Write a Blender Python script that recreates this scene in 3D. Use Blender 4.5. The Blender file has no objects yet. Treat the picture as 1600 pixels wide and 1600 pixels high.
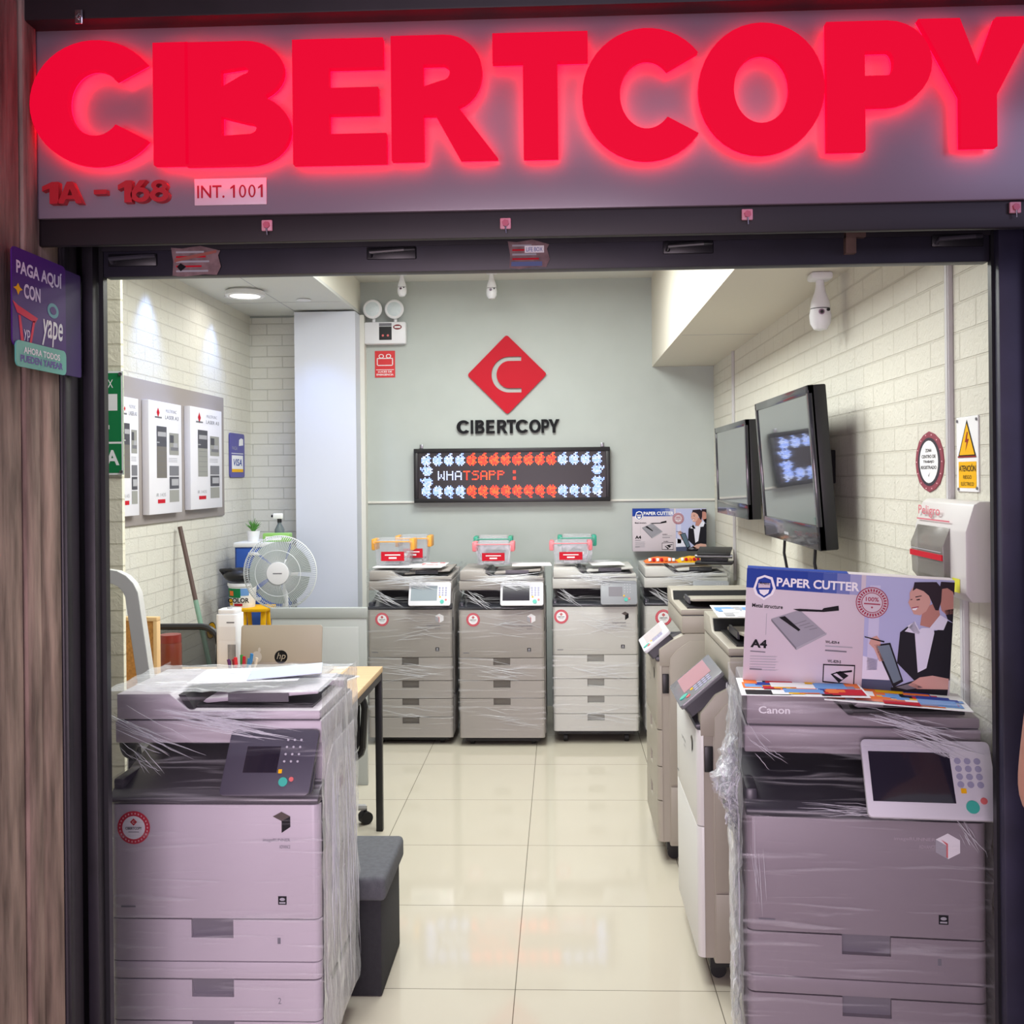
import bpy, bmesh, math, random
from mathutils import Vector, Matrix
random.seed(7)
scn = bpy.context.scene
COL = scn.collection
R = math.radians
# ------------------------------------------------------------ camera, world, light
F_PX, PPX, PPY, YAW, ROLL, EYE = 1600.0, 814.5, 743.0, 0.0384, 0.0100, 1.6
f0 = Vector((-math.sin(YAW), math.cos(YAW), 0)); r0 = Vector((math.cos(YAW), math.sin(YAW), 0)); u0 = Vector((0, 0, 1))
cr = r0*math.cos(ROLL) - u0*math.sin(ROLL); cu = u0*math.cos(ROLL) + r0*math.sin(ROLL)
cam_d = bpy.data.cameras.new('camera'); cam = bpy.data.objects.new('camera', cam_d); COL.objects.link(cam)
cam_d.sensor_width = 36; cam_d.lens = 36*F_PX/1600
cam_d.shift_x = (800-PPX)/1600; cam_d.shift_y = (PPY-800)/1600
M3 = Matrix((cr, cu, -f0)).transposed(); M4 = M3.to_4x4(); M4.translation = Vector((0, 0, EYE)); cam.matrix_world = M4
cam_d.clip_start = .05; cam_d.clip_end = 60
scn.camera = cam
def W(px, py, D):
    """the world point seen at a photo pixel, at the known depth D along the shop's axis"""
    a, b = px-PPX, py-PPY
    u = a*math.cos(ROLL) - b*math.sin(ROLL); v = a*math.sin(ROLL) + b*math.cos(ROLL)
    d = f0*F_PX + r0*u - u0*v
    return Vector((0, 0, EYE)) + d*(D/d.y)
def WX(px, py, X):
    a, b = px-PPX, py-PPY
    u = a*math.cos(ROLL) - b*math.sin(ROLL); v = a*math.sin(ROLL) + b*math.cos(ROLL)
    d = f0*F_PX + r0*u - u0*v
    return Vector((0, 0, EYE)) + d*(X/d.x)
world = bpy.data.worlds.new('mall_ambience'); scn.world = world; world.use_nodes = True
bg = world.node_tree.nodes['Background']; bg.inputs[0].default_value = (.60, .46, .62, 1); bg.inputs[1].default_value = .16
def lamp(name, kind, loc, target, power, color, size=.5, size_y=None, **kw):
    l = bpy.data.lights.new(name, kind); l.energy = power; l.color = color
    if kind == 'AREA':
        l.shape = 'RECTANGLE'; l.size = size; l.size_y = size_y or size
    o = bpy.data.objects.new(name, l); COL.objects.link(o); o.location = loc
    o.rotation_euler = (Vector(target)-Vector(loc)).to_track_quat('-Z', 'Y').to_euler()
    for k, v in kw.items(): setattr(l, k, v)
    return o
WHITE = (.97, 1.0, .965)
lamp('lamp_ceiling_near', 'AREA', (-.4, 2.95, 2.90), (-.4, 2.95, 0), 38, WHITE, 1.1, .6)
lamp('lamp_ceiling_mid', 'AREA', (-.4, 4.3, 2.90), (-.4, 4.3, 0), 45, WHITE, 1.1, .6)
lamp('lamp_ceiling_far', 'AREA', (-.4, 5.6, 2.90), (-.4, 5.6, 0), 45, WHITE, 1.1, .6)
lamp('lamp_corridor', 'AREA', (.3, -1.2, 3.1), (.2, 2.6, .9), 22, (.90, .74, 1.0), 2.6, 1.2)
lamp('lamp_front_fill', 'AREA', (-.6, -1.4, 1.1), (-.5, 2.6, .75), 23, (1.0, .80, .93), 1.8, 1.0, spread=R(75))  # added fill, low in front, to brighten the front copiers
lamp('lamp_corridor_right', 'AREA', (2.2, .2, 2.4), (.9, 2.5, .9), 12, (.66, .62, 1.0), 1.0, 1.0)
scn.view_settings.view_transform = 'Standard'; scn.view_settings.look = 'None'
scn.view_settings.exposure = 0; scn.view_settings.gamma = 1; scn.view_settings.use_curve_mapping = False

# ------------------------------------------------------------ materials
def lin(h):
    if isinstance(h, str):
        h = h.lstrip('#'); c = [int(h[i:i+2], 16)/255 for i in (0, 2, 4)]
    else: c = [x/255 for x in h]
    return tuple(x/12.92 if x <= .04045 else ((x+.055)/1.055)**2.4 for x in c) + (1,)
_mats = {}
def mat(name, h, rough=.5, metal=0, noise=0, nscale=20, bump=0, bscale=200, emit=0, coat=0, alpha=1, trans=0, spec=.5, stretch=(1, 1, 1)):
    if name in _mats: return _mats[name]
    if spec == .5 and any(k in name for k in ('print', 'band', 'photo', 'carton', 'seal')): spec, rough = .15, max(rough, .55)
    m = bpy.data.materials.new(name); m.use_nodes = True; nt = m.node_tree; n = nt.nodes; L = nt.links
    b = n['Principled BSDF']; b.inputs['Base Color'].default_value = lin(h); b.inputs['Roughness'].default_value = rough
    b.inputs['Metallic'].default_value = metal; b.inputs['Specular IOR Level'].default_value = spec
    b.inputs['Coat Weight'].default_value = coat; b.inputs['Alpha'].default_value = alpha; b.inputs['Transmission Weight'].default_value = trans
    if emit: b.inputs['Emission Color'].default_value = lin(h); b.inputs['Emission Strength'].default_value = emit
    if noise or bump:
        tc = n.new('ShaderNodeTexCoord'); mp = n.new('ShaderNodeMapping'); mp.inputs['Scale'].default_value = stretch
        L.new(tc.outputs['Object'], mp.inputs[0])
    if noise:
        t = n.new('ShaderNodeTexNoise'); t.inputs['Scale'].default_value = nscale; t.inputs['Detail'].default_value = 5
        L.new(mp.outputs[0], t.inputs['Vector'])
        rp = n.new('ShaderNodeMapRange'); rp.inputs['From Min'].default_value = .3; rp.inputs['From Max'].default_value = .7
        rp.inputs['To Min'].default_value = 1-noise; rp.inputs['To Max'].default_value = 1+noise
        L.new(t.outputs['Fac'], rp.inputs['Value'])
        mx = n.new('ShaderNodeVectorMath'); mx.operation = 'SCALE'; mx.inputs[0].default_value = lin(h)[:3]
        L.new(rp.outputs[0], mx.inputs['Scale']); L.new(mx.outputs[0], b.inputs['Base Color'])
    if bump:
        t = n.new('ShaderNodeTexNoise'); t.inputs['Scale'].default_value = bscale; t.inputs['Detail'].default_value = 4
        L.new(mp.outputs[0], t.inputs['Vector'])
        bp = n.new('ShaderNodeBump'); bp.inputs['Strength'].default_value = bump; bp.inputs['Distance'].default_value = .004
        L.new(t.outputs['Fac'], bp.inputs['Height']); L.new(bp.outputs[0], b.inputs['Normal'])
    _mats[name] = m; return m

def brick_mat(name, col, mortar, ua, va, bw, rh, gap, depth, u_off=0, v_off=0, offset=.5, rough=.75, tex=.6, blend=.0):
    """embossed brick / tile surface laid out in metres along world axes ua, va"""
    m = bpy.data.materials.new(name); m.use_nodes = True; nt = m.node_tree; n = nt.nodes; L = nt.links
    b = n['Principled BSDF']; b.inputs['Roughness'].default_value = rough
    tc = n.new('ShaderNodeTexCoord'); sp = n.new('ShaderNodeSeparateXYZ'); L.new(tc.outputs['Object'], sp.inputs[0])
    cb = n.new('ShaderNodeCombineXYZ'); L.new(sp.outputs[ua], cb.inputs[0]); L.new(sp.outputs[va], cb.inputs[1])
    mp = n.new('ShaderNodeMapping'); mp.inputs['Location'].default_value = (u_off, v_off, 0); L.new(cb.outputs[0], mp.inputs[0])
    bk = n.new('ShaderNodeTexBrick'); bk.offset = offset; bk.squash = 1
    for k, v in (('Scale', 1), ('Mortar Size', gap), ('Mortar Smooth', .25), ('Brick Width', bw), ('Row Height', rh), ('Bias', 0)):
        bk.inputs[k].default_value = v
    c = lin(col); bk.inputs['Color1'].default_value = c; bk.inputs['Color2'].default_value = tuple(x*(1-blend) for x in c[:3])+(1,)
    bk.inputs['Mortar'].default_value = lin(mortar); L.new(mp.outputs[0], bk.inputs['Vector'])
    L.new(bk.outputs['Color'], b.inputs['Base Color'])
    nz = n.new('ShaderNodeTexNoise'); nz.inputs['Scale'].default_value = 38; nz.inputs['Detail'].default_value = 4
    nz.inputs['Roughness'].default_value = .6; nz.inputs['Distortion'].default_value = 1.2; L.new(tc.outputs['Object'], nz.inputs['Vector'])
    ma = n.new('ShaderNodeMath'); ma.operation = 'MULTIPLY_ADD'; ma.inputs[1].default_value = -1; L.new(bk.outputs['Fac'], ma.inputs[0])
    ms = n.new('ShaderNodeMath'); ms.operation = 'MULTIPLY'; ms.inputs[1].default_value = tex; L.new(nz.outputs['Fac'], ms.inputs[0])
    L.new(ms.outputs[0], ma.inputs[2])
    bp = n.new('ShaderNodeBump'); bp.inputs['Strength'].default_value = 1; bp.inputs['Distance'].default_value = depth
    L.new(ma.outputs[0], bp.inputs['Height']); L.new(bp.outputs[0], b.inputs['Normal'])
    return m

def film_mat(name, base, streak, scale, tint='#e9ebf0', edge=.35):
    """clear stretch film: see-through, glossier and milkier where it is bunched into creases"""
    m = bpy.data.materials.new(name); m.use_nodes = True; nt = m.node_tree; n = nt.nodes; L = nt.links
    out = n['Material Output']; b = n['Principled BSDF']; b.inputs['Base Color'].default_value = lin(tint); b.inputs['Roughness'].default_value = .12
    b.inputs['Specular IOR Level'].default_value = .8
    tr = n.new('ShaderNodeBsdfTransparent'); tr.inputs[0].default_value = (.97, .97, .98, 1)
    tc = n.new('ShaderNodeTexCoord'); mp = n.new('ShaderNodeMapping'); mp.inputs['Scale'].default_value = scale
    mp.inputs['Rotation'].default_value = (0, R(7), 0); L.new(tc.outputs['Object'], mp.inputs[0])
    nz = n.new('ShaderNodeTexNoise'); nz.inputs['Scale'].default_value = 1; nz.inputs['Detail'].default_value = 3; nz.inputs['Distortion'].default_value = .6
    L.new(mp.outputs[0], nz.inputs['Vector'])
    rp = n.new('ShaderNodeMapRange'); rp.interpolation_type = 'SMOOTHSTEP'
    for k, v in (('From Min', .53), ('From Max', .72), ('To Min', base), ('To Max', streak)): rp.inputs[k].default_value = v
    L.new(nz.outputs['Fac'], rp.inputs['Value'])
    lw = n.new('ShaderNodeLayerWeight'); lw.inputs[0].default_value = .25
    ml = n.new('ShaderNodeMath'); ml.operation = 'MULTIPLY_ADD'; ml.inputs[1].default_value = edge; ml.use_clamp = True
    L.new(lw.outputs['Facing'], ml.inputs[0]); L.new(rp.outputs[0], ml.inputs[2])
    bp = n.new('ShaderNodeBump'); bp.inputs['Strength'].default_value = .7; bp.inputs['Distance'].default_value = .01
    L.new(nz.outputs['Fac'], bp.inputs['Height']); L.new(bp.outputs[0], b.inputs['Normal'])
    mx = n.new('ShaderNodeMixShader'); L.new(ml.outputs[0], mx.inputs[0]); L.new(tr.outputs[0], mx.inputs[1]); L.new(b.outputs[0], mx.inputs[2])
    L.new(mx.outputs[0], out.inputs['Surface']); return m

# ------------------------------------------------------------ mesh builder
class G:
    def __init__(s): s.bm = bmesh.new(); s.mats = []
    def mi(s, m):
        if m not in s.mats: s.mats.append(m)
        return s.mats.index(m)
    def add(s, t, m, M=None):
        i = s.mi(m)
        for f in t.faces: f.material_index = i
        if M is not None: t.transform(M)
        me = bpy.data.meshes.new('t'); t.to_mesh(me); t.free(); s.bm.from_mesh(me); bpy.data.meshes.remove(me); return s
    def box(s, x0, x1, y0, y1, z0, z1, m, bev=0, seg=2, M=None):
        t = bmesh.new(); bmesh.ops.create_cube(t, size=1)
        for v in t.verts: v.co = Vector((x0+(v.co.x+.5)*(x1-x0), y0+(v.co.y+.5)*(y1-y0), z0+(v.co.z+.5)*(z1-z0)))
        if bev: bmesh.ops.bevel(t, geom=t.edges[:], offset=bev, segments=seg, profile=.5, affect='EDGES', clamp_overlap=True)
        return s.add(t, m, M)
    def prism(s, pts, ax, a, b, m, bev=0, M=None):
        """profile pts extruded along axis ax from a to b; pts are (y,z) for x, (x,z) for y, (x,y) for z"""
        f = {'x': lambda p, q: (q, p[0], p[1]), 'y': lambda p, q: (p[0], q, p[1]), 'z': lambda p, q: (p[0], p[1], q)}[ax]
        t = bmesh.new(); A = [t.verts.new(f(p, a)) for p in pts]; B = [t.verts.new(f(p, b)) for p in pts]
        t.faces.new(A); t.faces.new(B[::-1]); k = len(pts)
        for i in range(k): t.faces.new((A[i], B[i], B[(i+1) % k], A[(i+1) % k]))
        bmesh.ops.recalc_face_normals(t, faces=t.faces[:])
        if bev: bmesh.ops.bevel(t, geom=t.edges[:], offset=bev, segments=2, profile=.5, affect='EDGES', clamp_overlap=True)
        return s.add(t, m, M)
    def tube(s, pts, r, m, seg=8, closed=False, M=None):
        pts = [Vector(p) for p in pts]; n = len(pts); rs = r if isinstance(r, (list, tuple)) else [r]*n
        t = bmesh.new(); rings = []; up = None
        for i, p in enumerate(pts):
            d = (pts[(i+1) % n]-pts[i-1]) if closed else (pts[min(i+1, n-1)]-pts[max(i-1, 0)])
            d.normalize()
            if up is None: up = d.orthogonal().normalized()
            up = (up-d*up.dot(d)); up = up.normalized() if up.length > 1e-6 else d.orthogonal().normalized()
            sd = d.cross(up)
            rings.append([t.verts.new(p+(up*math.cos(k*2*math.pi/seg)+sd*math.sin(k*2*math.pi/seg))*rs[i]) for k in range(seg)])
        for i in range(n if closed else n-1):
            a, b = rings[i], rings[(i+1) % n]
            for k in range(seg): t.faces.new((a[k], a[(k+1) % seg], b[(k+1) % seg], b[k]))
        if not closed: t.faces.new(rings[0][::-1]); t.faces.new(rings[-1])
        bmesh.ops.recalc_face_normals(t, faces=t.faces[:])
        return s.add(t, m, M)
    def cyl(s, p0, p1, r, m, r2=None, seg=24, M=None): return s.tube([p0, p1], [r, r if r2 is None else r2], m, seg, M=M)
    def lathe(s, prof, c, m, seg=32, ax='z', M=None):
        t = bmesh.new(); rings = []
        for r, h in prof:
            ring = []
            for k in range(seg):
                a = k*2*math.pi/seg; x, y = r*math.cos(a), r*math.sin(a)
                v = {'z': (x, y, h), 'y': (x, h, y), 'x': (h, x, y)}[ax]; ring.append(t.verts.new(Vector(c)+Vector(v)))
            rings.append(ring)
        for a, b in zip(rings, rings[1:]):
            for k in range(seg): t.faces.new((a[k], a[(k+1) % seg], b[(k+1) % seg], b[k]))
        if prof[0][0] > 0: t.faces.new(rings[0])
        if prof[-1][0] > 0: t.faces.new(rings[-1])
        bmesh.ops.remove_doubles(t, verts=t.verts[:], dist=1e-5); bmesh.ops.recalc_face_normals(t, faces=t.faces[:])
        return s.add(t, m, M)
    def ball(s, c, r, m, sc=(1, 1, 1), seg=20, M=None):
        t = bmesh.new(); bmesh.ops.create_uvsphere(t, u_segments=seg, v_segments=seg//2+2, radius=1)
        for v in t.verts: v.co = Vector(c)+Vector((v.co.x*r*sc[0], v.co.y*r*sc[1], v.co.z*r*sc[2]))
        return s.add(t, m, M)
    # printed or cut flat shapes: local plane XZ, facing -Y, at height y = -.0005*layer
    def poly(s, pts, m, l=1, y=0, M=None):
        t = bmesh.new(); vs = [t.verts.new((p[0], y-.0005*l, p[1])) for p in pts]; f = t.faces.new(vs); f.normal_update()
        if f.normal.y > 0: f.normal_flip()
        bmesh.ops.triangulate(t, faces=t.faces[:])
        return s.add(t, m, M)
    def rect(s, x0, z0, x1, z1, m, l=1, y=0, M=None): return s.poly([(x0, z0), (x1, z0), (x1, z1), (x0, z1)], m, l, y, M)
    def disc(s, cx, cz, rx, rz, m, l=1, y=0, n=28, M=None): return s.poly([(cx+rx*math.cos(i*2*math.pi/n), cz+rz*math.sin(i*2*math.pi/n)) for i in range(n)], m, l, y, M)
    def text(s, txt, x0, z0, x1, z1, m, l=1, y=0, bold=.0, ext=0, M=None, shear=0):
        cu = bpy.data.curves.new('t', 'FONT'); cu.body = txt; cu.offset = bold; cu.resolution_u = 3; cu.shear = shear
        if ext: cu.extrude = 1
        return s._curve(cu, x0, z0, x1, z1, m, y-.0005*l, ext, M)
    def shape(s, polys, x0, z0, x1, z1, m, l=1, y=0, ext=0, M=None, bev=0):
        cu = bpy.data.curves.new('t', 'CURVE'); cu.dimensions = '2D'; cu.fill_mode = 'BOTH'
        if ext: cu.extrude = 1
        for p in polys:
            sp = cu.splines.new('POLY'); sp.points.add(len(p)-1); sp.use_cyclic_u = True
            for q, c in zip(sp.points, p): q.co = (c[0], c[1], 0, 1)
        return s._curve(cu, x0, z0, x1, z1, m, y-.0005*l, ext, M)
    def _curve(s, cu, x0, z0, x1, z1, m, y, ext, M):
        o = bpy.data.objects.new('t', cu); me = bpy.data.meshes.new_from_object(o)
        if not me.vertices: return s
        xs = [v.co.x for v in me.vertices]; ys = [v.co.y for v in me.vertices]
        a, b, c, d = min(xs), max(xs), min(ys), max(ys)
        for v in me.vertices:
            X = x0+(v.co.x-a)/max(b-a, 1e-6)*(x1-x0); Z = z0+(v.co.y-c)/max(d-c, 1e-6)*(z1-z0)
            v.co = (X, y-(ext*(v.co.z+1)/2 if ext else 0), Z)
        t = bmesh.new(); t.from_mesh(me); bpy.data.objects.remove(o); bpy.data.curves.remove(cu); bpy.data.meshes.remove(me)
        bmesh.ops.remove_doubles(t, verts=t.verts[:], dist=1e-6)
        if not ext:
            for f in t.faces:
                f.normal_update()
                if f.normal.y > 0: f.normal_flip()
        else: bmesh.ops.recalc_face_normals(t, faces=t.faces[:])
        return s.add(t, m, M)
    def obj(s, name, parent=None, loc=None, smooth=True, rot=None):
        me = bpy.data.meshes.new(name); s.bm.to_mesh(me); s.bm.free()
        for m in s.mats: me.materials.append(m)
        if smooth:
            for p in me.polygons: p.use_smooth = True
            me.set_sharp_from_angle(angle=R(32))
        o = bpy.data.objects.new(name, me); COL.objects.link(o)
        if parent: o.parent = parent
        if loc is not None: o.location = loc
        if rot is not None: o.rotation_euler = rot
        return o
def tag(o, label, cat, group=None, kind=None):
    if label: o['label'] = label
    if cat: o['category'] = cat
    if group: o['group'] = group
    if kind: o['kind'] = kind
    return o
def thing(name, label, cat, loc=(0, 0, 0), rz=0, group=None, rot=None):
    o = bpy.data.objects.new(name, None); COL.objects.link(o); o.location = loc; o.empty_display_size = .05
    o.rotation_euler = rot or (0, 0, rz); return tag(o, label, cat, group)
def copy_tree(o, parent=None):
    c = o.copy(); COL.objects.link(c)
    if parent: c.parent = parent
    for ch in list(o.children): copy_tree(ch, c)
    return c
def struct(g, name): return tag(g.obj(name), None, None, None, 'structure')
def arc(cx, cy, rx, ry, a0, a1, n=14): return [(cx+rx*math.cos(R(a0+(a1-a0)*i/n)), cy+ry*math.sin(R(a0+(a1-a0)*i/n))) for i in range(n+1)]
def rrect(x0, y0, x1, y1, r, n=5): return arc(x1-r, y1-r, r, r, 0, 90, n)+arc(x0+r, y1-r, r, r, 90, 180, n)+arc(x0+r, y0+r, r, r, 180, 270, n)+arc(x1-r, y0+r, r, r, 270, 360, n)
def letter(ch, s, t):
    """heavy sans capitals one unit tall: stem width s, bar width t"""
    if ch == 'C': return [arc(.5, .5, .5, .5, 38, 322, 36)+arc(.5, .5, .5-s, .5-t, 318, 42, 36)]
    if ch == 'O': return [arc(.52, .5, .52, .5, 0, 360, 40)[:-1], arc(.52, .5, .52-s, .5-t, 0, 360, 40)[:-1]]
    if ch == 'I': return [[(0, 0), (s, 0), (s, 1), (0, 1)]]
    if ch == 'T': return [[(.4-s/2, 0), (.4+s/2, 0), (.4+s/2, 1-t), (.8, 1-t), (.8, 1), (0, 1), (0, 1-t), (.4-s/2, 1-t)]]
    if ch == 'E': return [[(0, 0), (.74, 0), (.74, t), (s, t), (s, .5-t*.45), (.68, .5-t*.45), (.68, .5+t*.45), (s, .5+t*.45), (s, 1-t), (.72, 1-t), (.72, 1), (0, 1)]]
    if ch == 'P': return [[(0, 0), (s, 0), (s, .34)]+arc(.46, .67, .34, .33, -90, 90)+[(0, 1)], [(s, .34+t)]+arc(.46, .67, .34-s, .33-t, -90, 90)+[(s, 1-t)]]
    if ch == 'R': return [[(0, 0), (s, 0), (s, .36), (.40, .36), (.62, 0), (.62+s*1.15, 0)]+[(.60, .42)]+arc(.48, .70, .34, .30, -58, 90)+[(0, 1)], [(s, .40+t*.8)]+arc(.46, .70, .36-s, .30-t, -90, 90)+[(s, 1-t)]]
    if ch == 'B': return [[(0, 0)]+arc(.5, .28, .34, .28, -90, 62)+arc(.48, .76, .31, .24, -58, 90)+[(0, 1)], [(s, t)]+arc(.5, .29, .36-s, max(.28-t, .03), -90, 90)+[(s, .58-t*.8)], [(s, .5+t*.55)]+arc(.47, .76, .33-s, max(.25-t, .03), -90, 90)+[(s, 1-t)]]
    if ch == 'Y': return [[(.48-s/2, 0), (.48+s/2, 0), (.48+s/2, .40), (.96, 1), (.96-s*1.15, 1), (.48, .62), (s*1.15, 1), (0, 1), (.48-s/2, .40)]]
# ------------------------------------------------------------ shared materials
M_grey = mat('painted wall grey', '#b3bab6', .7, noise=.02, nscale=6)
M_white = mat('white paint', '#dcdbd3', .6)
M_col = mat('column paint', '#d3d7e2', .6)
M_black = mat('black plastic', '#15151a', .4)
M_dark = mat('dark grey plastic', '#3d3c44', .35)
M_steel = mat('dark painted steel', '#1c1821', .5, noise=.35, nscale=9, bump=.15, bscale=40)
M_steel2 = mat('dark painted steel smooth', '#352f38', .45, noise=.2, nscale=5, stretch=(1, 1, .2))
M_shut = mat('shutter steel', '#211f2b', .45, noise=.3, nscale=7)
M_chrome = mat('chrome', '#c9ccd0', .15, 1)
M_red = mat('print red', '#bd1a2c', .6, spec=.15)
M_wprint = mat('print white', '#eeeef0', .5, spec=.3)
M_ink = mat('print black', '#141418', .6, spec=.15)
M_gink = mat('print grey', '#77777e', .5)
M_lgink = mat('print light grey', '#a9a9af', .5)
M_blue = mat('print blue', '#1f3f98', .45)
M_yel = mat('print yellow', '#f0b515', .45)
M_green = mat('print green', '#1c7a48', .45)
M_rack = mat('screw metal', '#8a8a90', .35, 1)
M_brickR = brick_mat('brick relief right', '#d6d3c7', '#cbc7ba', 'Y', 'Z', .215, .0765, .0035, .0045, .04, .02, blend=.02, tex=.9)
M_brickL = brick_mat('brick relief left', '#dad8ce', '#d0cdc4', 'Y', 'Z', .215, .0765, .003, .0045, .10, .0, blend=.02, tex=.9)
M_brickB = brick_mat('brick relief back', '#d8d8d2', '#c4c4bd', 'X', 'Z', .215, .0765, .003, .004, blend=.02)
M_tile = brick_mat('porcelain tile', '#c5beae', '#6e685c', 'X', 'Y', .621, .621, .0016, .0004, .157, -3.184, offset=0, rough=.07, tex=.012, blend=.01)
M_wood = mat('weathered wood', '#8b766c', .85, noise=.55, nscale=5, bump=.6, bscale=14, stretch=(6, 6, .9), spec=.2)

# ------------------------------------------------------------ structure
XL, XR, YB, YO, ZC = -2.165, 1.06, 7.1, 2.25, 2.958
g = G(); g.box(-2.6, 2.6, -2.5, 7.4, -.1, 0, M_tile); struct(g, 'floor')
g = G(); g.box(XL-.15, XL, YO+.06, YB+.1, 0, 3.1, M_brickL); struct(g, 'wall_left')
g = G(); g.box(XR, XR+.15, YO+.06, YB+.1, 0, 3.1, M_brickR); struct(g, 'wall_right')
g = G(); g.box(XL-.1, XR+.1, YB, YB+.15, 0, 3.1, M_grey); struct(g, 'wall_back')
g = G(); g.box(XL, -1.78, YB-.012, YB, 0, 2.72, M_brickB); struct(g, 'wall_niche')
g = G(); g.box(-1.79, -1.375, 6.86, YB, 0, 2.72, M_col); struct(g, 'wall_column')
g = G(); g.box(-1.375, -1.345, 7.02, YB, 0, 2.72, M_white); struct(g, 'trim_1')
g = G(); g.box(-1.345, XR, YB-.012, YB, 1.415, 1.43, M_white, .003); struct(g, 'trim_2')
g = G(); g.box(XL-.1, XR+.1, YO+.1, YB+.1, ZC, ZC+.12, M_white); struct(g, 'ceiling')
Msof = mat('soffit board', '#d6d8d4', .6); Mfas = mat('fascia cream', '#e9e7db', .6)
g = G(); zs = W(463, 486, 6.9).z
g.box(XL, -1.385, YO+.12, YB, zs, zs+.02, Msof); g.box(-1.405, -1.385, YO+.12, YB, zs+.02, ZC, Mfas)
for y in (5.35, 6.55): g.box(XL, -1.405, y, y+.004, zs-.001, zs, M_lgink)
g.box(-1.80, -1.796, 4.2, YB, zs-.001, zs, M_lgink)
struct(g, 'ceiling_soffit_left')
g = G(); zr = W(1020, 573, YB).z; Mr = mat('soffit warm', '#d9d4c6', .65)
g.box(.639, .655, YO+.12, YB, zr+.018, ZC, Mr); g.box(.639, XR, YO+.12, YB, zr, zr+.018, Mr)
g.box(.655, XR, 5.5, 5.504, zr-.001, zr, M_lgink); struct(g, 'ceiling_soffit_right')
g = G(); g.box(XL, W(193, 600, 3.49).x, 3.47, 3.49, 0, zs, brick_mat('brick relief pier', '#e2deca', '#c8c3ae', 'X', 'Z', .215, .0765, .0035, .005, blend=.02)); struct(g, 'wall_entrance')
# shopfront: facade above and beside the opening, steel frame
Mfac = mat('facade plaster', '#3a2b33', .8, noise=.2, nscale=12)
M_jr = mat('jamb steel blue', '#29273c', .5, noise=.3, nscale=8)
g = G(); g.box(-2.6, 2.8, YO+.06, YO+.12, 2.16, 3.3, Mfac); g.box(-2.6, -1.12, YO+.06, YO+.12, 0, 2.10, Mfac); g.box(1.075, 2.8, YO+.06, YO+.12, 0, 2.16, Mfac); struct(g, 'wall_front')
xj0 = W(172, 900, YO+.02).x; xj1 = W(1548, 900, YO+.012).x
zo = W(855, 421, YO).z
g = G(); g.box(xj0-.035, xj0-.01, YO-.03, YO+.01, 0, zo+.1, M_steel, .003); g.box(xj0-.075, xj0-.03, YO+.005, YO+.02, 0, zo+.1, M_black)
g.box(xj0-.014, xj0, YO+.0, YO+.02, 0, zo+.1, M_black); struct(g, 'door_1_frame_left')
g = G(); g.box(xj1+.006, xj1+.06, YO-.03, YO+.012, 0, zo+.1, M_jr, .003); g.box(xj1, xj1+.01, YO-.006, YO+.012, 0, zo+.1, M_black); struct(g, 'door_1_frame_right')
XV = -1.062   # left reveal
g = G(); g.box(XV-.25, XV-.0, 1.2, 2.13, 0, 3.2, M_wood); 
for y0, y1, e in ((1.2, 1.7, .012), (1.703, 1.975, .004), (1.98, 2.035, .010), (2.04, 2.13, .004)): g.box(XV-.02, XV+e, y0, y1, 0, 3.2, M_wood, .004)
struct(g, 'wall_pillar_left')
g = G(); g.box(XV-.25, XV+.006, 2.135, 2.21, 0, 2.6, M_steel2, .004); g.box(XV-.25, XV-.006, 2.21, 2.26, 0, 2.6, M_steel, .004)
g.box(XV-.02, XV+.012, 2.14, 2.165, 0, 2.2, M_steel, .004); struct(g, 'trim_3')
xr = W(1592, 700, 2.26).x
g = G(); g.box(xr, xr+.012, 2.20, 2.26, 0, 2.2, M_black); g.box(xr+.008, xr+.6, 2.20, 2.25, 0, 2.2, mat('neighbour panel blue', '#5b5b86', .5, noise=.15, nscale=6)); struct(g, 'wall_neighbour')
g = G(); g.box(-1.3, 1.9, 2.05, 2.066, W(800, 371, 2.05).z, W(800, 318, 2.05).z, mat('header beam', '#150d11', .5, noise=.25, nscale=8), .004)
g.box(-1.3, 1.9, 2.06, 2.26, W(800, 371, YO).z+.03, 2.35, M_black); struct(g, 'beam_header')
g = G(); zt = W(800, 22, 2.02).z; g.box(-1.3, 1.9, 1.99, 2.12, zt, zt+.3, mat('top rail', '#1f171c', .5, noise=.3, nscale=8), .004); struct(g, 'beam_top')

# ------------------------------------------------------------ roller shutter bar with latches and sticker remains
zb1 = W(855, 372, YO).z
t = thing('roller_shutter', 'dark steel rolled-up shutter whose bottom bar hangs under the header beam', 'shutter', ((xj0+xj1)/2, YO, zo))
ox = (xj0+xj1)/2; hw = (xj1-xj0)/2
g = G(); g.box(-hw, hw, 0, .035, 0, zb1-zo+.03, M_shut, .003); g.box(-hw, hw, -.004, .0, zb1-zo-.012, zb1-zo+.03, M_steel); g.obj('bottom_bar', t)
for px, py in ((208, 407), (612, 396), (1075, 387), (1495, 376)):
    p = W(px, py, YO)-Vector((ox, YO, zo)); g = G()
    g.box(p.x-.055, p.x+.055, -.006, 0, p.z-.014, p.z+.014, M_black, .003)
    g.tube([(p.x-.045, -.006, p.z-.006), (p.x-.045, -.02, p.z), (p.x+.03, -.022, p.z+.004), (p.x+.05, -.006, p.z+.008)], .005, M_rack if px in (612, 1075) else M_dark); g.obj('latch', t)
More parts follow.
